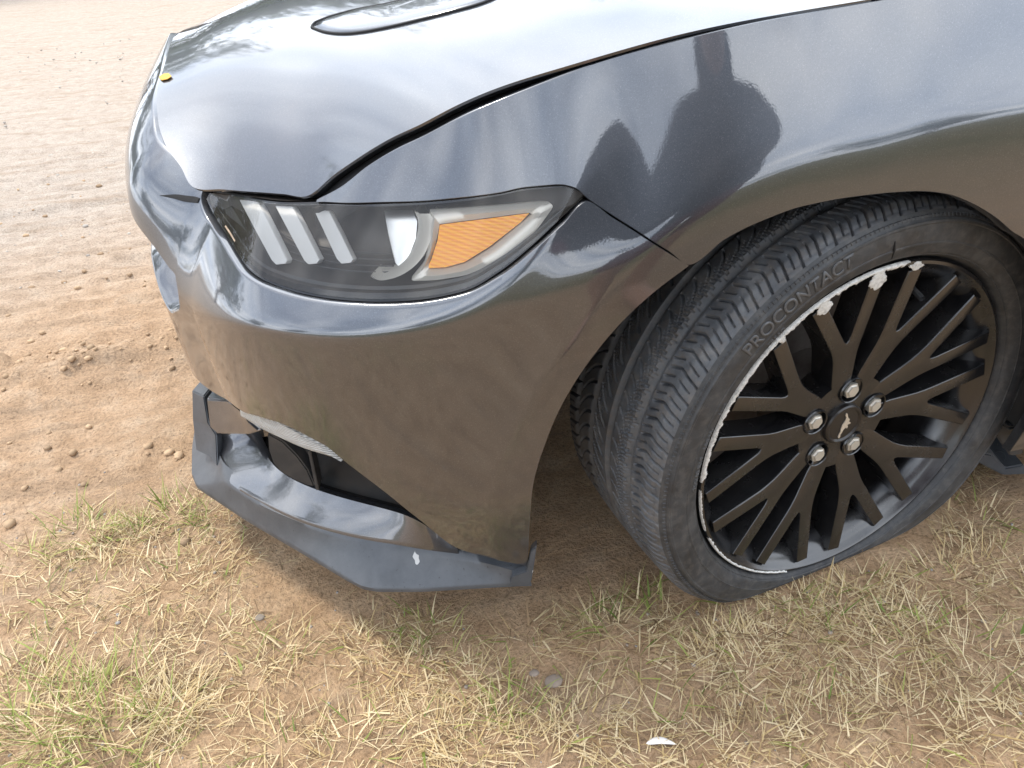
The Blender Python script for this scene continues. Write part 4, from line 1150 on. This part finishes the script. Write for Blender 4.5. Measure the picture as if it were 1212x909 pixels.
def make_soil():
    m, nt, b = new_mat('sandy_soil')
    tc = nt.nodes.new('ShaderNodeTexCoord'); sp = nt.nodes.new('ShaderNodeSeparateXYZ'); nt.links.new(tc.outputs['Object'], sp.inputs[0])
    big = noise(nt, 1.7, 6, .6); mid_n = noise(nt, 14, 7, .65); fine = noise(nt, 150, 5, .7)
    earth = ramp(nt, mid_n, [(.28, (.315, .200, .112)), (.50, (.440, .295, .175)), (.75, (.540, .390, .250))])
    sand = ramp(nt, mid_n, [(.25, (.345, .225, .135)), (.5, (.475, .325, .208)), (.78, (.570, .430, .305))])
    pale = ramp(nt, mid_n, [(.25, (.345, .285, .230)), (.5, (.430, .365, .305)), (.78, (.500, .440, .375))])
    def lin(ax, ay, lo, hi):
        a = nt.nodes.new('ShaderNodeMath'); a.operation = 'MULTIPLY'; a.inputs[1].default_value = ax; nt.links.new(sp.outputs['X'], a.inputs[0])
        c = nt.nodes.new('ShaderNodeMath'); c.operation = 'MULTIPLY_ADD'; c.inputs[1].default_value = ay; nt.links.new(sp.outputs['Y'], c.inputs[0]); nt.links.new(a.outputs[0], c.inputs[2])
        d = nt.nodes.new('ShaderNodeMath'); d.operation = 'MULTIPLY_ADD'; d.inputs[1].default_value = .9; nt.links.new(big, d.inputs[0]); nt.links.new(c.outputs[0], d.inputs[2])
        mr = nt.nodes.new('ShaderNodeMapRange'); mr.interpolation_type = 'SMOOTHSTEP'; mr.inputs['From Min'].default_value = lo; mr.inputs['From Max'].default_value = hi
        nt.links.new(d.outputs[0], mr.inputs['Value']); return mr.outputs[0]
    c = mixc(nt, lin(-1, .55, 1.0, 1.75), earth, sand)
    c = mixc(nt, lin(-.45, 1.0, 1.3, 3.2), c, pale)
    # grass field on the photographer's side
    field = ramp(nt, noise(nt, 6, 6, .65), [(.3, (.085, .090, .030)), (.5, (.150, .140, .055)), (.72, (.260, .205, .110))])
    c = mixc(nt, lin(.0, -1.0, 2.6, 3.8), c, field)
    vo = nt.nodes.new('ShaderNodeTexVoronoi'); vo.inputs['Scale'].default_value = 85; nt.links.new(tc.outputs['Object'], vo.inputs['Vector'])
    speck = ramp(nt, vo.outputs['Distance'], [(.10, (1, 1, 1)), (.20, (0, 0, 0))])
    pick = ramp(nt, vo.outputs['Color'], [(.80, (0, 0, 0)), (.84, (1, 1, 1))])
    sk = nt.nodes.new('ShaderNodeMath'); sk.operation = 'MULTIPLY'; nt.links.new(speck, sk.inputs[0]); nt.links.new(pick, sk.inputs[1])
    c = mixc(nt, sk.outputs[0], c, (.20, .155, .115))
    mp = nt.nodes.new('ShaderNodeMapping'); mp.inputs['Scale'].default_value = (.5, 4.5, 1); mp.inputs['Rotation'].default_value = (0, 0, -.12); nt.links.new(tc.outputs['Object'], mp.inputs['Vector'])
    trk = noise(nt, 3.0, 7, .7, vec=mp.outputs[0])
    c = mixc(nt, ramp(nt, trk, [(.50, (0, 0, 0)), (.66, (.60,)*3)]), c, (.30, .215, .145))
    grit = ramp(nt, fine, [(.30, (.55,)*3), (.5, (1,)*3), (.72, (1.25, 1.22, 1.2))])
    mu = nt.nodes.new('ShaderNodeMix'); mu.data_type = 'RGBA'; mu.blend_type = 'MULTIPLY'; mu.inputs['Factor'].default_value = 1.0
    nt.links.new(c, mu.inputs['A']); nt.links.new(grit, mu.inputs['B'])
    nt.links.new(mu.outputs['Result'], b.inputs['Base Color'])
    b.inputs['Roughness'].default_value = .95; b.inputs['Specular IOR Level'].default_value = .15
    ad = nt.nodes.new('ShaderNodeMath'); nt.links.new(fine, ad.inputs[0]); nt.links.new(mid_n, ad.inputs[1])
    bump(nt, b, ad.outputs[0], 1.0, .010)
    return m
SOIL = make_soil()
ground = fast_mesh('ground', np.stack([GX, GY, GZ], -1).reshape(-1, 3), grid_faces(len(gx), len(gy)), SOIL, smooth=True)
tag(ground, 'sandy brown earth with tyre tracks running past the car', kind='structure')

# ------------------------------------------------------------------ grass, straw, pebbles
def gpt(px): return un(px, 'z', 0.0)
def blades(base, length, width, az, lean, curve, tint):
    """one curved tapering strip per blade (4 cross rows)"""
    n = len(base); t = np.array([0, .35, .7, 1.0])
    d = np.stack([np.cos(az), np.sin(az), 0*az], -1)
    sd = np.stack([-np.sin(az), np.cos(az), 0*az], -1)
    V = np.zeros((n, 4, 2, 3))
    for k, tk in enumerate(t):
        a = lean+curve*tk
        out = length*tk*np.sin(lean+curve*tk*.5); up = length*tk*np.cos(lean+curve*tk*.5)
        P = base+d*out[:, None]; P[:, 2] += up
        w = width*(1-.85*tk**1.6)*.5
        V[:, k, 0] = P-sd*w[:, None]; V[:, k, 1] = P+sd*w[:, None]
    V[:, :, :, 2] = np.maximum(V[:, :, :, 2], gheight(V[..., 0], V[..., 1])+.0015)
    F = []
    o = (np.arange(n)*8)[:, None]
    for k in range(3): F.append(o+np.array([[2*k, 2*k+1, 2*k+3, 2*k+2]]))
    F = np.stack(F, 1).reshape(-1, 4)
    C = np.repeat(np.c_[tint, np.ones(n)], 8, 0)
    return V.reshape(-1, 3), F, C
def make_blade_mat(name, rough, trans):
    m, nt, b = new_mat(name)
    a = nt.nodes.new('ShaderNodeAttribute'); a.attribute_name = 'tint'
    nt.links.new(a.outputs['Color'], b.inputs['Base Color'])
    b.inputs['Roughness'].default_value = rough; b.inputs['Specular IOR Level'].default_value = .3
    b.inputs['Subsurface Weight'].default_value = 0
    out = [n_ for n_ in nt.nodes if n_.type == 'OUTPUT_MATERIAL'][0]
    tr = nt.nodes.new('ShaderNodeBsdfTranslucent'); nt.links.new(a.outputs['Color'], tr.inputs[0])
    mx = nt.nodes.new('ShaderNodeMixShader'); mx.inputs[0].default_value = trans
    nt.links.new(b.outputs[0], mx.inputs[1]); nt.links.new(tr.outputs[0], mx.inputs[2]); nt.links.new(mx.outputs[0], out.inputs[0])
    return m
rg = np.random.default_rng(21)
def straw_tint(n):
    a = np.array([.48, .35, .16]); b = np.array([.74, .62, .40]); c = np.array([.24, .16, .085])
    t = rg.random((n, 1)); k = (rg.random((n, 1)) < .22)
    return np.where(k, c*(.7+.6*rg.random((n, 1))), a*(1-t)+b*t)
def green_tint(n):
    a = np.array([.13, .18, .035]); b = np.array([.36, .38, .11]); t = rg.random((n, 1)); return a*(1-t)+b*t
# clumps: pixel of the clump in the photograph, radius (m), blades, share of green, blade length (m)
CL = [(205, 608, .07, 190, .55, .065), (95, 630, .08, 240, .55, .07), (130, 640, .06, 140, .45, .06), (160, 625, .05, 90, .5, .06), (250, 600, .06, 90, .6, .05),
      (120, 690, .11, 220, .15, .055), (205, 690, .12, 260, .12, .055), (255, 650, .09, 130, .12, .05), (45, 700, .10, 160, .15, .05), (25, 660, .06, 80, .4, .06),
      (205, 832, .055, 330, .04, .075), (110, 835, .10, 260, .60, .085), (45, 870, .10, 280, .55, .09), (140, 880, .08, 200, .55, .085), (20, 820, .08, 160, .4, .08),
      (330, 765, .06, 120, .40, .065), (300, 795, .06, 110, .12, .06), (250, 760, .09, 140, .05, .05), (165, 770, .10, 160, .10, .05), (60, 770, .10, 160, .2, .05),
      (330, 880, .09, 240, .06, .06), (420, 880, .09, 190, .15, .06), (440, 760, .07, 150, .06, .05), (415, 750, .04, 60, .04, .05),
      (505, 742, .07, 150, .55, .055), (520, 715, .06, 130, .25, .05), (470, 790, .07, 150, .05, .05), (560, 800, .06, 110, .12, .06), (600, 828, .05, 100, .6, .055), (650, 705, .05, 130, .06, .055),
      (625, 740, .08, 150, .3, .06), (690, 850, .07, 200, .05, .06), (740, 745, .10, 260, .45, .07), (770, 715, .07, 190, .15, .06), (700, 720, .06, 130, .2, .06), (820, 735, .08, 170, .15, .06),
      (880, 785, .075, 330, .02, .06), (830, 795, .06, 160, .1, .055), (925, 715, .05, 110, .35, .06), (950, 745, .07, 150, .3, .06), (1000, 730, .06, 140, .15, .06), (1080, 742, .05, 150, .04, .07),
      (1145, 556, .045, 170, .03, .06), (1100, 600, .06, 150, .25, .06), (1060, 650, .06, 170, .3, .06), (1150, 620, .08, 190, .2, .06), (1190, 680, .08, 190, .12, .06), (1110, 690, .08, 200, .12, .06),
      (1050, 780, .10, 240, .12, .06), (1150, 780, .10, 260, .12, .06), (1190, 850, .10, 240, .1, .06), (1080, 850, .09, 200, .1, .06), (980, 870, .08, 190, .15, .06), (900, 880, .08, 190, .1, .06), (830, 880, .08, 180, .08, .06),
      (760, 890, .07, 150, .15, .055), (560, 880, .08, 170, .08, .06), (640, 890, .08, 160, .1, .06), (500, 860, .08, 170, .1, .06), (1020, 700, .06, 130, .25, .06), (860, 700, .05, 90, .3, .05)]
VB, FB, CB, nv = [], [], [], 0
def add(vfc):
    global nv
    V, F, C = vfc; VB.append(V); FB.append(F+nv); CB.append(C); nv += len(V)
def place(xy):
    return np.c_[xy, gheight(xy[:, 0], xy[:, 1])-.002]
def ok(xy):                                         # keep out of the tyre and from under the car
    x, y = xy[:, 0], xy[:, 1]
    tyre_ = (np.abs(x) < .24) & (y > -.935+.06*np.abs(x)) & (y < -.6)
    under = (y > -.86+.9*np.clip(-x-.55, 0, 1)) & (x > -.93)
    return ~(tyre_ | under)
for (a, b_, r, n_, gr, ln) in CL:
    c = gpt((a, b_)); n_ = int(n_*.9)
    rr = r*np.sqrt(rg.random(n_))*(.6+.6*rg.random(n_)); an = rg.random(n_)*6.283
    xy = np.c_[c[0]+rr*np.cos(an), c[1]+rr*np.sin(an)]; k = ok(xy) if a < 1130 else np.ones(n_, bool); xy = xy[k]; rr, an = rr[k], an[k]; m_ = len(xy)
    if m_ == 0: continue
    g = rg.random(m_) < gr*(.55 if gr >= .55 else .35)
    tint = np.where(g[:, None], green_tint(m_), straw_tint(m_))
    az = an+rg.normal(0, 1.0, m_)
    lean = np.where(g, .65, 1.0)*(.4+.9*rg.random(m_))
    L = ln*(.35+.75*rg.random(m_))*np.where(g, .95, .85)
    add(blades(place(xy), L, np.where(g, .0022, .0015)*(.6+.6*rg.random(m_)+1.1*(rg.random(m_) < .12)), az, lean, .2+1.1*rg.random(m_), tint))
# scattered thin turf and flat straw litter
n_ = 66000
xy = np.c_[rg.uniform(-2.0, 1.0, n_), rg.uniform(-1.75, -.35, n_)]
den = sst(fbm(xy[:, 0], xy[:, 1], 3.2, 4)+.04, -.05, .13)*sst(fbm(xy[:, 0]+5, xy[:, 1], 11, 3)+.1, -.06, .18)
pxy = pj(np.c_[xy, 0*xy[:, :1]])
reg = .10+.90*sst(pxy[:, 0], 380, 640)
reg = np.where((pxy[:, 0] < 300), .75*sst(pxy[:, 1], 590, 640), reg)
bare = np.zeros(n_)
for a, b_, w_b in ((365, 820, 85), (380, 710, 80), (470, 700, 60), (300, 690, 45), (280, 870, 40), (590, 700, 40), (640, 800, 45), (870, 840, 70), (800, 850, 50), (1000, 690, 40), (940, 680, 45), (560, 740, 40), (60, 600, 30), (1160, 830, 30)):
    bare = np.maximum(bare, np.exp(-((pxy[:, 0]-a)**2+((pxy[:, 1]-b_)*1.2)**2)/(w_b**2)))
keep = (rg.random(n_) < den*reg*(1-.93*bare)) & ok(xy)
xy = xy[keep]; m_ = len(xy)
g = rg.random(m_) < .07
tint = np.where(g[:, None], green_tint(m_), straw_tint(m_))
flatl = rg.random(m_) < .75
add(blades(place(xy), (.012+.045*rg.random(m_)**1.6), .0007+.0010*rg.random(m_)+.0016*(rg.random(m_) < .08), rg.random(m_)*6.283, np.where(flatl, 1.38+.2*rg.random(m_), .5+.7*rg.random(m_)), np.where(flatl, .25*rg.random(m_), .2+.9*rg.random(m_)), tint))
print('blades', nv//8)
BLADE = make_blade_mat('grass_blade', .55, .25)
o = fast_mesh('grass', np.concatenate(VB), np.concatenate(FB), BLADE, uvcol=np.concatenate(CB))
tag(o, 'sparse dry straw-coloured grass with green tufts in front of the car', 'grass', kind='stuff')
# clods and pebbles
def rock_mesh(seed):
    bm = bmesh.new(); bmesh.ops.create_icosphere(bm, subdivisions=1, radius=1)
    r0 = np.random.default_rng(seed)
    for v in bm.verts: v.co *= .7+.5*r0.random(); v.co.z *= .65
    V = np.array([v.co[:] for v in bm.verts]); F = np.array([[v.index for v in f.verts] for f in bm.faces]); bm.free(); return V, F
RK = [rock_mesh(s_) for s_ in range(6)]
def rocks(name, xy, size, mat, tints, label, cat):
    VV, FF, CC, k0 = [], [], [], 0
    z = gheight(xy[:, 0], xy[:, 1])
    for i in range(len(xy)):
        V, F = RK[i % 6]; a = rg.random()*6.28; c, s_ = math.cos(a), math.sin(a)
        W = V*size[i]*[1, .8, 1]; W = np.c_[W[:, 0]*c-W[:, 1]*s_, W[:, 0]*s_+W[:, 1]*c, W[:, 2]]
        VV.append(W+[xy[i, 0], xy[i, 1], z[i]+size[i]*.25]); FF.append(F+k0); k0 += len(V); CC.append(np.repeat(np.r_[tints[i], 1][None], len(V), 0))
    o = fast_mesh(name, np.concatenate(VV), np.concatenate(FF), mat, uvcol=np.concatenate(CC)); tag(o, label, cat, kind='stuff'); return o
CLODM = make_blade_mat('crumbly_earth', .95, 0.0)
n_ = 14000
xy = np.c_[rg.uniform(-3.2, -.9, n_), rg.uniform(-.6, 2.4, n_)]
wt = .06+np.exp(-((xy[:, 1]-.33-.04*np.sin(5*xy[:, 0]))/.075)**2)*1.3+.35*np.exp(-((xy[:, 1]+.17-.15*(xy[:, 0]+1.2))/.06)**2)
xy = xy[(rg.random(n_) < wt)]
sz = .0018+.013*rg.random(len(xy))**6
tn = np.array([.40, .28, .175])*(.7+.6*rg.random((len(xy), 1)))
rocks('earth_clods', xy, sz, CLODM, tn, 'crumbled brown clods of earth along the tyre track', 'clods')
n_ = 1500
xy = np.c_[rg.uniform(-2.2, 1.0, n_), rg.uniform(-1.7, -.2, n_)]; xy = xy[ok(xy)]
sz = .0015+.004*rg.random(len(xy))**3
gy_ = rg.random((len(xy), 1)); tn = np.array([.34, .25, .17])*(1-gy_)*(.6+.7*rg.random((len(xy), 1)))+np.array([.36, .34, .32])*gy_*.8
rocks('pebbles', xy, sz, CLODM, tn, 'tiny pebbles and grit strewn over the bare earth', 'pebbles')
n_ = 900
xy = np.c_[rg.uniform(-6, -1.2, n_), rg.uniform(.8, 7.5, n_)]
sz = .004+.010*rg.random(n_)**3
tn = np.array([.45, .41, .36])*(.6+.6*rg.random((n_, 1)))
rocks('gravel', xy, sz, CLODM, tn, 'pale gravel scattered on the sandy track ahead of the car', 'gravel')

# half-buried stones
def stone(px, r, col, label):
    c = gpt(px); bm = bmesh.new(); bmesh.ops.create_icosphere(bm, subdivisions=3, radius=1)
    for v in bm.verts:
        f = 1+.25*fbm(v.co.x*1.3+px[0], v.co.y*1.3+v.co.z, 1.5, 3); v.co = Vector((v.co.x*r*f, v.co.y*r*.8*f, v.co.z*r*.35*f))
    m, nt, b = new_mat('stone'); nt.links.new(ramp(nt, noise(nt, 60, 6, .6), [(.3, tuple(.75*k_ for k_ in col)), (.7, col)]), b.inputs['Base Color']); b.inputs['Roughness'].default_value = .85
    o = from_bm('stone', bm, m); o.location = (c[0], c[1], float(gheight(c[0], c[1]))+r*.02); tag(o, label, 'stone'); return o
stone((306, 726), .009, (.25, .21, .17), 'small brown stone sunk in bare earth in front of the splitter')
stone((655, 803), .014, (.26, .205, .16), 'flat brownish stone sunk in a bare patch of the dry grass')
stone((632, 793), .008, (.27, .215, .17), 'little pebble beside the flat brownish stone in the dry grass')
# white feather
c = gpt((783, 880)); fz = float(gheight(c[0], c[1]))+.006
L_ = .040; tt_ = np.linspace(0, 1, 14); wd_ = .0055*np.sin(np.pi*tt_**.8)**.7
ctr_ = np.stack([c[0]-.02+L_*tt_, c[1]+.006-.012*tt_+.004*np.sin(3*tt_), fz+.002*np.sin(np.pi*tt_)], -1)
nrm = np.array([.25, .97, .1])
loft('feather', [ctr_+nrm*wd_[:, None], ctr_+[0, 0, .0012], ctr_-nrm*wd_[:, None]*.8], plain('feather_white', (.78, .76, .73), .7), sharp=0)
o = bpy.data.objects['feather']; tag(o, 'small white feather lying on the dry grass', 'feather')
o.modifiers.new('t', 'SOLIDIFY').thickness = .0006
# yellow leaf stuck on the nose
lp = ray_hood((196, 93))
if lp is None: lp = np.array(SEAM3[1])+[.02, 0, .004]
leaf = [(-.5, 0), (-.25, .22), (.1, .26), (.5, .05), (.3, -.15), (-.1, -.24), (-.4, -.12)]
bm = bmesh.new(); vs_ = []
for a, b_ in leaf:
    x_, y_ = lp[0]+a*.022+b_*.01, lp[1]+b_*.040-a*.02
    vs_.append(bm.verts.new((x_, y_, float(H(np.array([x_]), np.array([y_]))[0])+.0022)))
f = bm.faces.new(vs_); r = bmesh.ops.extrude_face_region(bm, geom=[f]); bmesh.ops.translate(bm, vec=(0, 0, .0008), verts=[v for v in r['geom'] if isinstance(v, bmesh.types.BMVert)])
bmesh.ops.recalc_face_normals(bm, faces=bm.faces); bmesh.ops.triangulate(bm, faces=bm.faces)
o = from_bm('leaf', bm, plain('yellow_leaf', (.62, .30, .03), .6), smooth=False); tag(o, 'small fallen orange leaf on the front edge of the hood', 'leaf')

# ------------------------------------------------------------------ the person taking the picture (seen only in the paint)
def skin_fig(name, joints, bones, radii, mat, parent=None, voxel=.012):
    """one continuous surface round a skeleton: tapered limbs fused by a voxel remesh"""
    bm = bmesh.new()
    rad = [r if isinstance(r, tuple) else (r, r) for r in radii]
    def blob(p, r):
        q = bmesh.ops.create_icosphere(bm, subdivisions=2, radius=1)
        for v in q['verts']: v.co = Vector((p[0]+v.co.x*r[0], p[1]+v.co.y*r[1], p[2]+v.co.z*(r[0]*r[1])**.5))
    for a, b in bones:
        pa, pb = np.array(joints[a]), np.array(joints[b]); L = np.linalg.norm(pb-pa)
        k = max(2, int(L/(.35*min(rad[a]+rad[b])))+1)
        for t in np.linspace(0, 1, k):
            blob(pa*(1-t)+pb*t, tuple(np.array(rad[a])*(1-t)+np.array(rad[b])*t))
    o = from_bm(name, bm, mat, parent, sharp=0)
    md = o.modifiers.new('fuse', 'REMESH'); md.mode = 'VOXEL'; md.voxel_size = voxel; md.use_smooth_shade = True
    sm = o.modifiers.new('smooth', 'SMOOTH'); sm.iterations = 6; sm.factor = .5
    return o
SKINM = plain('skin', (.36, .21, .15), .5)
SHIRT = plain('charcoal_cotton', (.022, .022, .026), .9)
SHORTS = plain('maroon_cotton', (.11, .016, .024), .9)
HAIR = plain('dark_hair', (.015, .011, .009), .6)
PX, PY = -.12, -1.86
person = empty('person', (PX, PY, float(gheight(PX, PY))))
tag(person, 'person in charcoal hooded top and maroon shorts holding up a phone, mirrored in the fender', 'person')
person.scale = (1, 1, 1)
hand_l = CAM-np.array([PX, PY, 0])+np.array([-.045, -.035, -.035]); hand_r = CAM-np.array([PX, PY, 0])+np.array([.060, -.035, -.035])
J, B_, R_2 = [], [], []
def jn(p, r, par=None):
    J.append(tuple(p)); R_2.append(r)
    if par is not None: B_.append((par, len(J)-1))
    return len(J)-1
pel = jn((0, 0, .95), (.165, .120)); wa = jn((0, .02, 1.10), (.150, .105), pel); ch = jn((0, .03, 1.30), (.170, .115), wa)
up_ch = jn((0, .03, 1.42), (.150, .095), ch); nk = jn((0, .05, 1.50), .055, up_ch); nk2 = jn((0, .07, 1.56), .055, nk)
hd = jn((0, .10, 1.64), (.078, .092), nk2); hd2 = jn((0, .10, 1.73), (.070, .085), hd)
for sg, hnd, elb in ((-1, hand_l, (-.33, .08, 1.13)), (1, hand_r, (-.02, .24, 1.13))):
    sh = jn((sg*.17, .03, 1.42), .066, up_ch); sh2 = jn((sg*.215, .03, 1.36), .056, sh); el = jn(elb, .042, sh2)
    e_ = np.array(elb); h_ = np.array(hnd); fa = jn(e_*.65+h_*.35, .042, el); wr = jn(e_*.22+h_*.78, .028, fa); pa = jn(h_, (.040, .020), wr)
    fd = (h_-e_)/np.linalg.norm(h_-e_)
    for k, ln in enumerate((.070, .080, .074, .060)):
        zoff = np.array([0, 0, .030-.020*k]); f1 = jn(h_+fd*.030+zoff, .0095, pa); f2 = jn(h_+fd*.055+zoff+np.array([-sg*.012, 0, 0]), .0085, f1); jn(h_+fd*.060+zoff+np.array([-sg*(ln-.03), .004, 0]), .0075, f2)
    t1 = jn(h_+np.array([-sg*.02, -.012, .030]), .011, pa); jn(h_+np.array([-sg*.045, -.014, .045]), .0095, t1)
for sg in (-1, 1):
    hp = jn((sg*.095, 0, .88), .088, pel); kn = jn((sg*.11, .025, .50), .058, hp); cf = jn((sg*.115, -.005, .36), .056, kn); an = jn((sg*.12, -.01, .09), .036, cf)
    hl = jn((sg*.125, .02, .045), (.042, .040), an); jn((sg*.145, .17, .035), (.045, .028), hl)
skin_fig('body', J, B_, R_2, SKINM, person, .006)
tj = [(0, 0, .93), (0, .02, 1.10), (0, .03, 1.30), (0, .03, 1.43), (-.17, .03, 1.42), (.17, .03, 1.42), (-.225, .03, 1.34), (.215, .05, 1.35), (-.29, .06, 1.20), (.12, .14, 1.22), (0, .02, 1.52), (0, .01, 1.66), tuple(np.array((-.33, .08, 1.13))), tuple(np.array((-.33, .08, 1.13))*.25+hand_l*.75), tuple(np.array((-.02, .24, 1.13))), tuple(np.array((-.02, .24, 1.13))*.25+hand_r*.75)]
skin_fig('shirt', tj, [(0, 1), (1, 2), (2, 3), (3, 4), (3, 5), (4, 6), (5, 7), (6, 8), (7, 9), (3, 10), (10, 11), (8, 12), (12, 13), (9, 14), (14, 15)], [(.225, .145), (.220, .138), (.235, .142), (.150, .108), .095, .095, .092, .092, .088, .088, (.12, .085), (.125, .10), .065, .048, .065, .048], SHIRT, person)
sj = [(0, 0, 1.0), (0, 0, .90), (-.10, 0, .82), (.10, 0, .82), (-.115, .015, .56), (.115, .015, .56)]
skin_fig('shorts', sj, [(0, 1), (1, 2), (1, 3), (2, 4), (3, 5)], [(.180, .135), (.182, .138), .105, .105, .094, .094], SHORTS, person)
bm = bmesh.new(); bmesh.ops.create_icosphere(bm, subdivisions=3, radius=1)
bmesh.ops.delete(bm, geom=[v for v in bm.verts if v.co.z < -.15 and v.co.y > -.3 or v.co.y > .72 and v.co.z < .45], context='VERTS')
for v in bm.verts: v.co = Vector((v.co.x*.088, v.co.y*.104+.098, v.co.z*.112+1.72))
from_bm('hair', bm, HAIR, person)
bm = bmesh.new(); bmesh.ops.create_cone(bm, segments=10, radius1=.016, radius2=.006, depth=.045, cap_ends=True); bmesh.ops.rotate(bm, cent=(0, 0, 0), matrix=Matrix.Rotation(math.radians(-20), 3, 'X'), verts=bm.verts)
o = from_bm('nose', bm, SKINM, person); o.location = (0, .195, 1.668)
for sg in (-1, 1):
    bm = bmesh.new(); bmesh.ops.create_icosphere(bm, subdivisions=2, radius=.012); o = from_bm('eye', bm, GLOSSBLACK, person); o.location = (sg*.033, .178, 1.70)
    bm = bmesh.new(); bmesh.ops.create_icosphere(bm, subdivisions=2, radius=1)
    for v in bm.verts: v.co = Vector((v.co.x*.010, v.co.y*.020, v.co.z*.032))
    o = from_bm('ear', bm, SKINM, person); o.location = (sg*.084, .095, 1.685)
bm = bmesh.new(); box(bm, (0, .178, 1.625), (.026, .008, .006)); bmesh.ops.bevel(bm, geom=list(bm.edges), offset=.004, segments=2, affect='EDGES')
from_bm('mouth', bm, plain('lips', (.25, .09, .08), .5), person)
# phone: the picture is taken through its back, just ahead of the glass
bm = bmesh.new(); box(bm, (0, 0, 0), (.077, .037, .004)); bmesh.ops.bevel(bm, geom=list(bm.edges), offset=.0035, segments=3, affect='EDGES')
phone = from_bm('phone', bm, plain('phone_black', (.01, .01, .012), .2)); phone.matrix_world = cam.matrix_world @ Matrix.Translation((.03, -.01, .016))
tag(phone, 'black phone held in front of the person in maroon shorts', 'phone')

# ------------------------------------------------------------------ trees round the lot (seen mirrored in the paint)
BARK = plain('grey_bark', (.10, .075, .055), .9, dust=(.16, .13, .10), scale=6)
def make_leafm():
    m, nt, b = new_mat('tree_leaf')
    oi = nt.nodes.new('ShaderNodeObjectInfo')
    n_ = noise(nt, .9, 3, .6)
    nt.links.new(ramp(nt, n_, [(.3, (.035, .060, .014)), (.7, (.095, .125, .034))]), b.inputs['Base Color']); b.inputs['Roughness'].default_value = .6
    return m
LEAFM = make_leafm()
def tree_meshes(seed, h):
    r = np.random.default_rng(seed)
    VV, FF, k0 = [], [], 0
    def limb(P, rad):
        nonlocal k0
        V, F = tube(P, rad, 7); VV.append(V); FF.append(F+k0); k0 += len(V)
    trunk_top = h*.55
    P = np.array([(r.normal(0, .05)*k, r.normal(0, .05)*k, trunk_top*k/6) for k in range(7)]); limb(P, np.linspace(.20, .09, 7)*h/9)
    tips = []
    for k in range(11):
        i = r.integers(2, 7); a = r.random()*6.28; L = h*(.20+.18*r.random()); e = .5+.7*r.random()
        d = np.array([math.cos(a)*math.cos(e), math.sin(a)*math.cos(e), math.sin(e)])
        Q_ = np.array([P[i]+d*L*t+np.array([0, 0, .25*L*t*t]) for t in np.linspace(0, 1, 5)]); limb(Q_, np.linspace(.07, .02, 5)*h/9); tips += [Q_[-1], Q_[3], Q_[2]]
    LV = []
    for t in tips:
        for c in range(7):
            cc = t+r.normal(0, h*.075, 3); n_ = 26
            p_ = cc+r.normal(0, h*.032, (n_, 3))
            u_ = r.normal(0, 1, (n_, 3)); u_ /= np.linalg.norm(u_, axis=1)[:, None]; v_ = np.cross(u_, r.normal(0, 1, (n_, 3))); v_ /= np.linalg.norm(v_, axis=1)[:, None]
            s_ = (.09+.08*r.random((n_, 1)))*h/9
            LV.append(np.stack([p_-u_*s_, p_+v_*s_*.5, p_+u_*s_, p_-v_*s_*.5], 1))
    LV = np.concatenate(LV); nL = len(LV)
    return np.concatenate(VV), np.concatenate(FF), LV.reshape(-1, 3), np.arange(nL*4).reshape(nL, 4)
spots = [(-17, 13, 8.5), (-13.5, 16, 9.5), (-10, 14.5, 9), (-6.5, 17, 10), (-3, 15.5, 9), (1, 18, 10), (5, 17, 9.5), (-21, 9, 9), (-24, 2, 8.5), (-26, -6, 9), (-15, -24, 9), (-6, -27, 10), (5, -26, 9), (15, -22, 9.5), (22, -12, 9), (10, 19, 9.5)]
spots = [(x_, y_*1.55, h_*1.4) if y_ > 8 else (x_, y_, h_) for x_, y_, h_ in spots]
protos = {}
for i, (x_, y_, h_) in enumerate(spots):
    kd = i % 3
    if kd not in protos:
        V, F, LV, LF = tree_meshes(40+kd, 9.0)
        a_ = fast_mesh('trunk', V, F, BARK, smooth=True); b_ = fast_mesh('crown', LV, LF, LEAFM); protos[kd] = (a_.data, b_.data)
        bpy.data.objects.remove(a_); bpy.data.objects.remove(b_)
    t = empty('tree', (x_, y_, float(gheight(x_, y_))-.1)); t.scale = (h_/9,)*3; t.rotation_euler = (0, 0, i*1.7)
    for nm, me in zip(('trunk', 'crown'), protos[kd]):
        o = bpy.data.objects.new(nm, me); COL.objects.link(o); o.parent = t
    tag(t, 'leafy green tree standing at the edge of the sandy lot', 'tree', 'trees round the sandy lot')
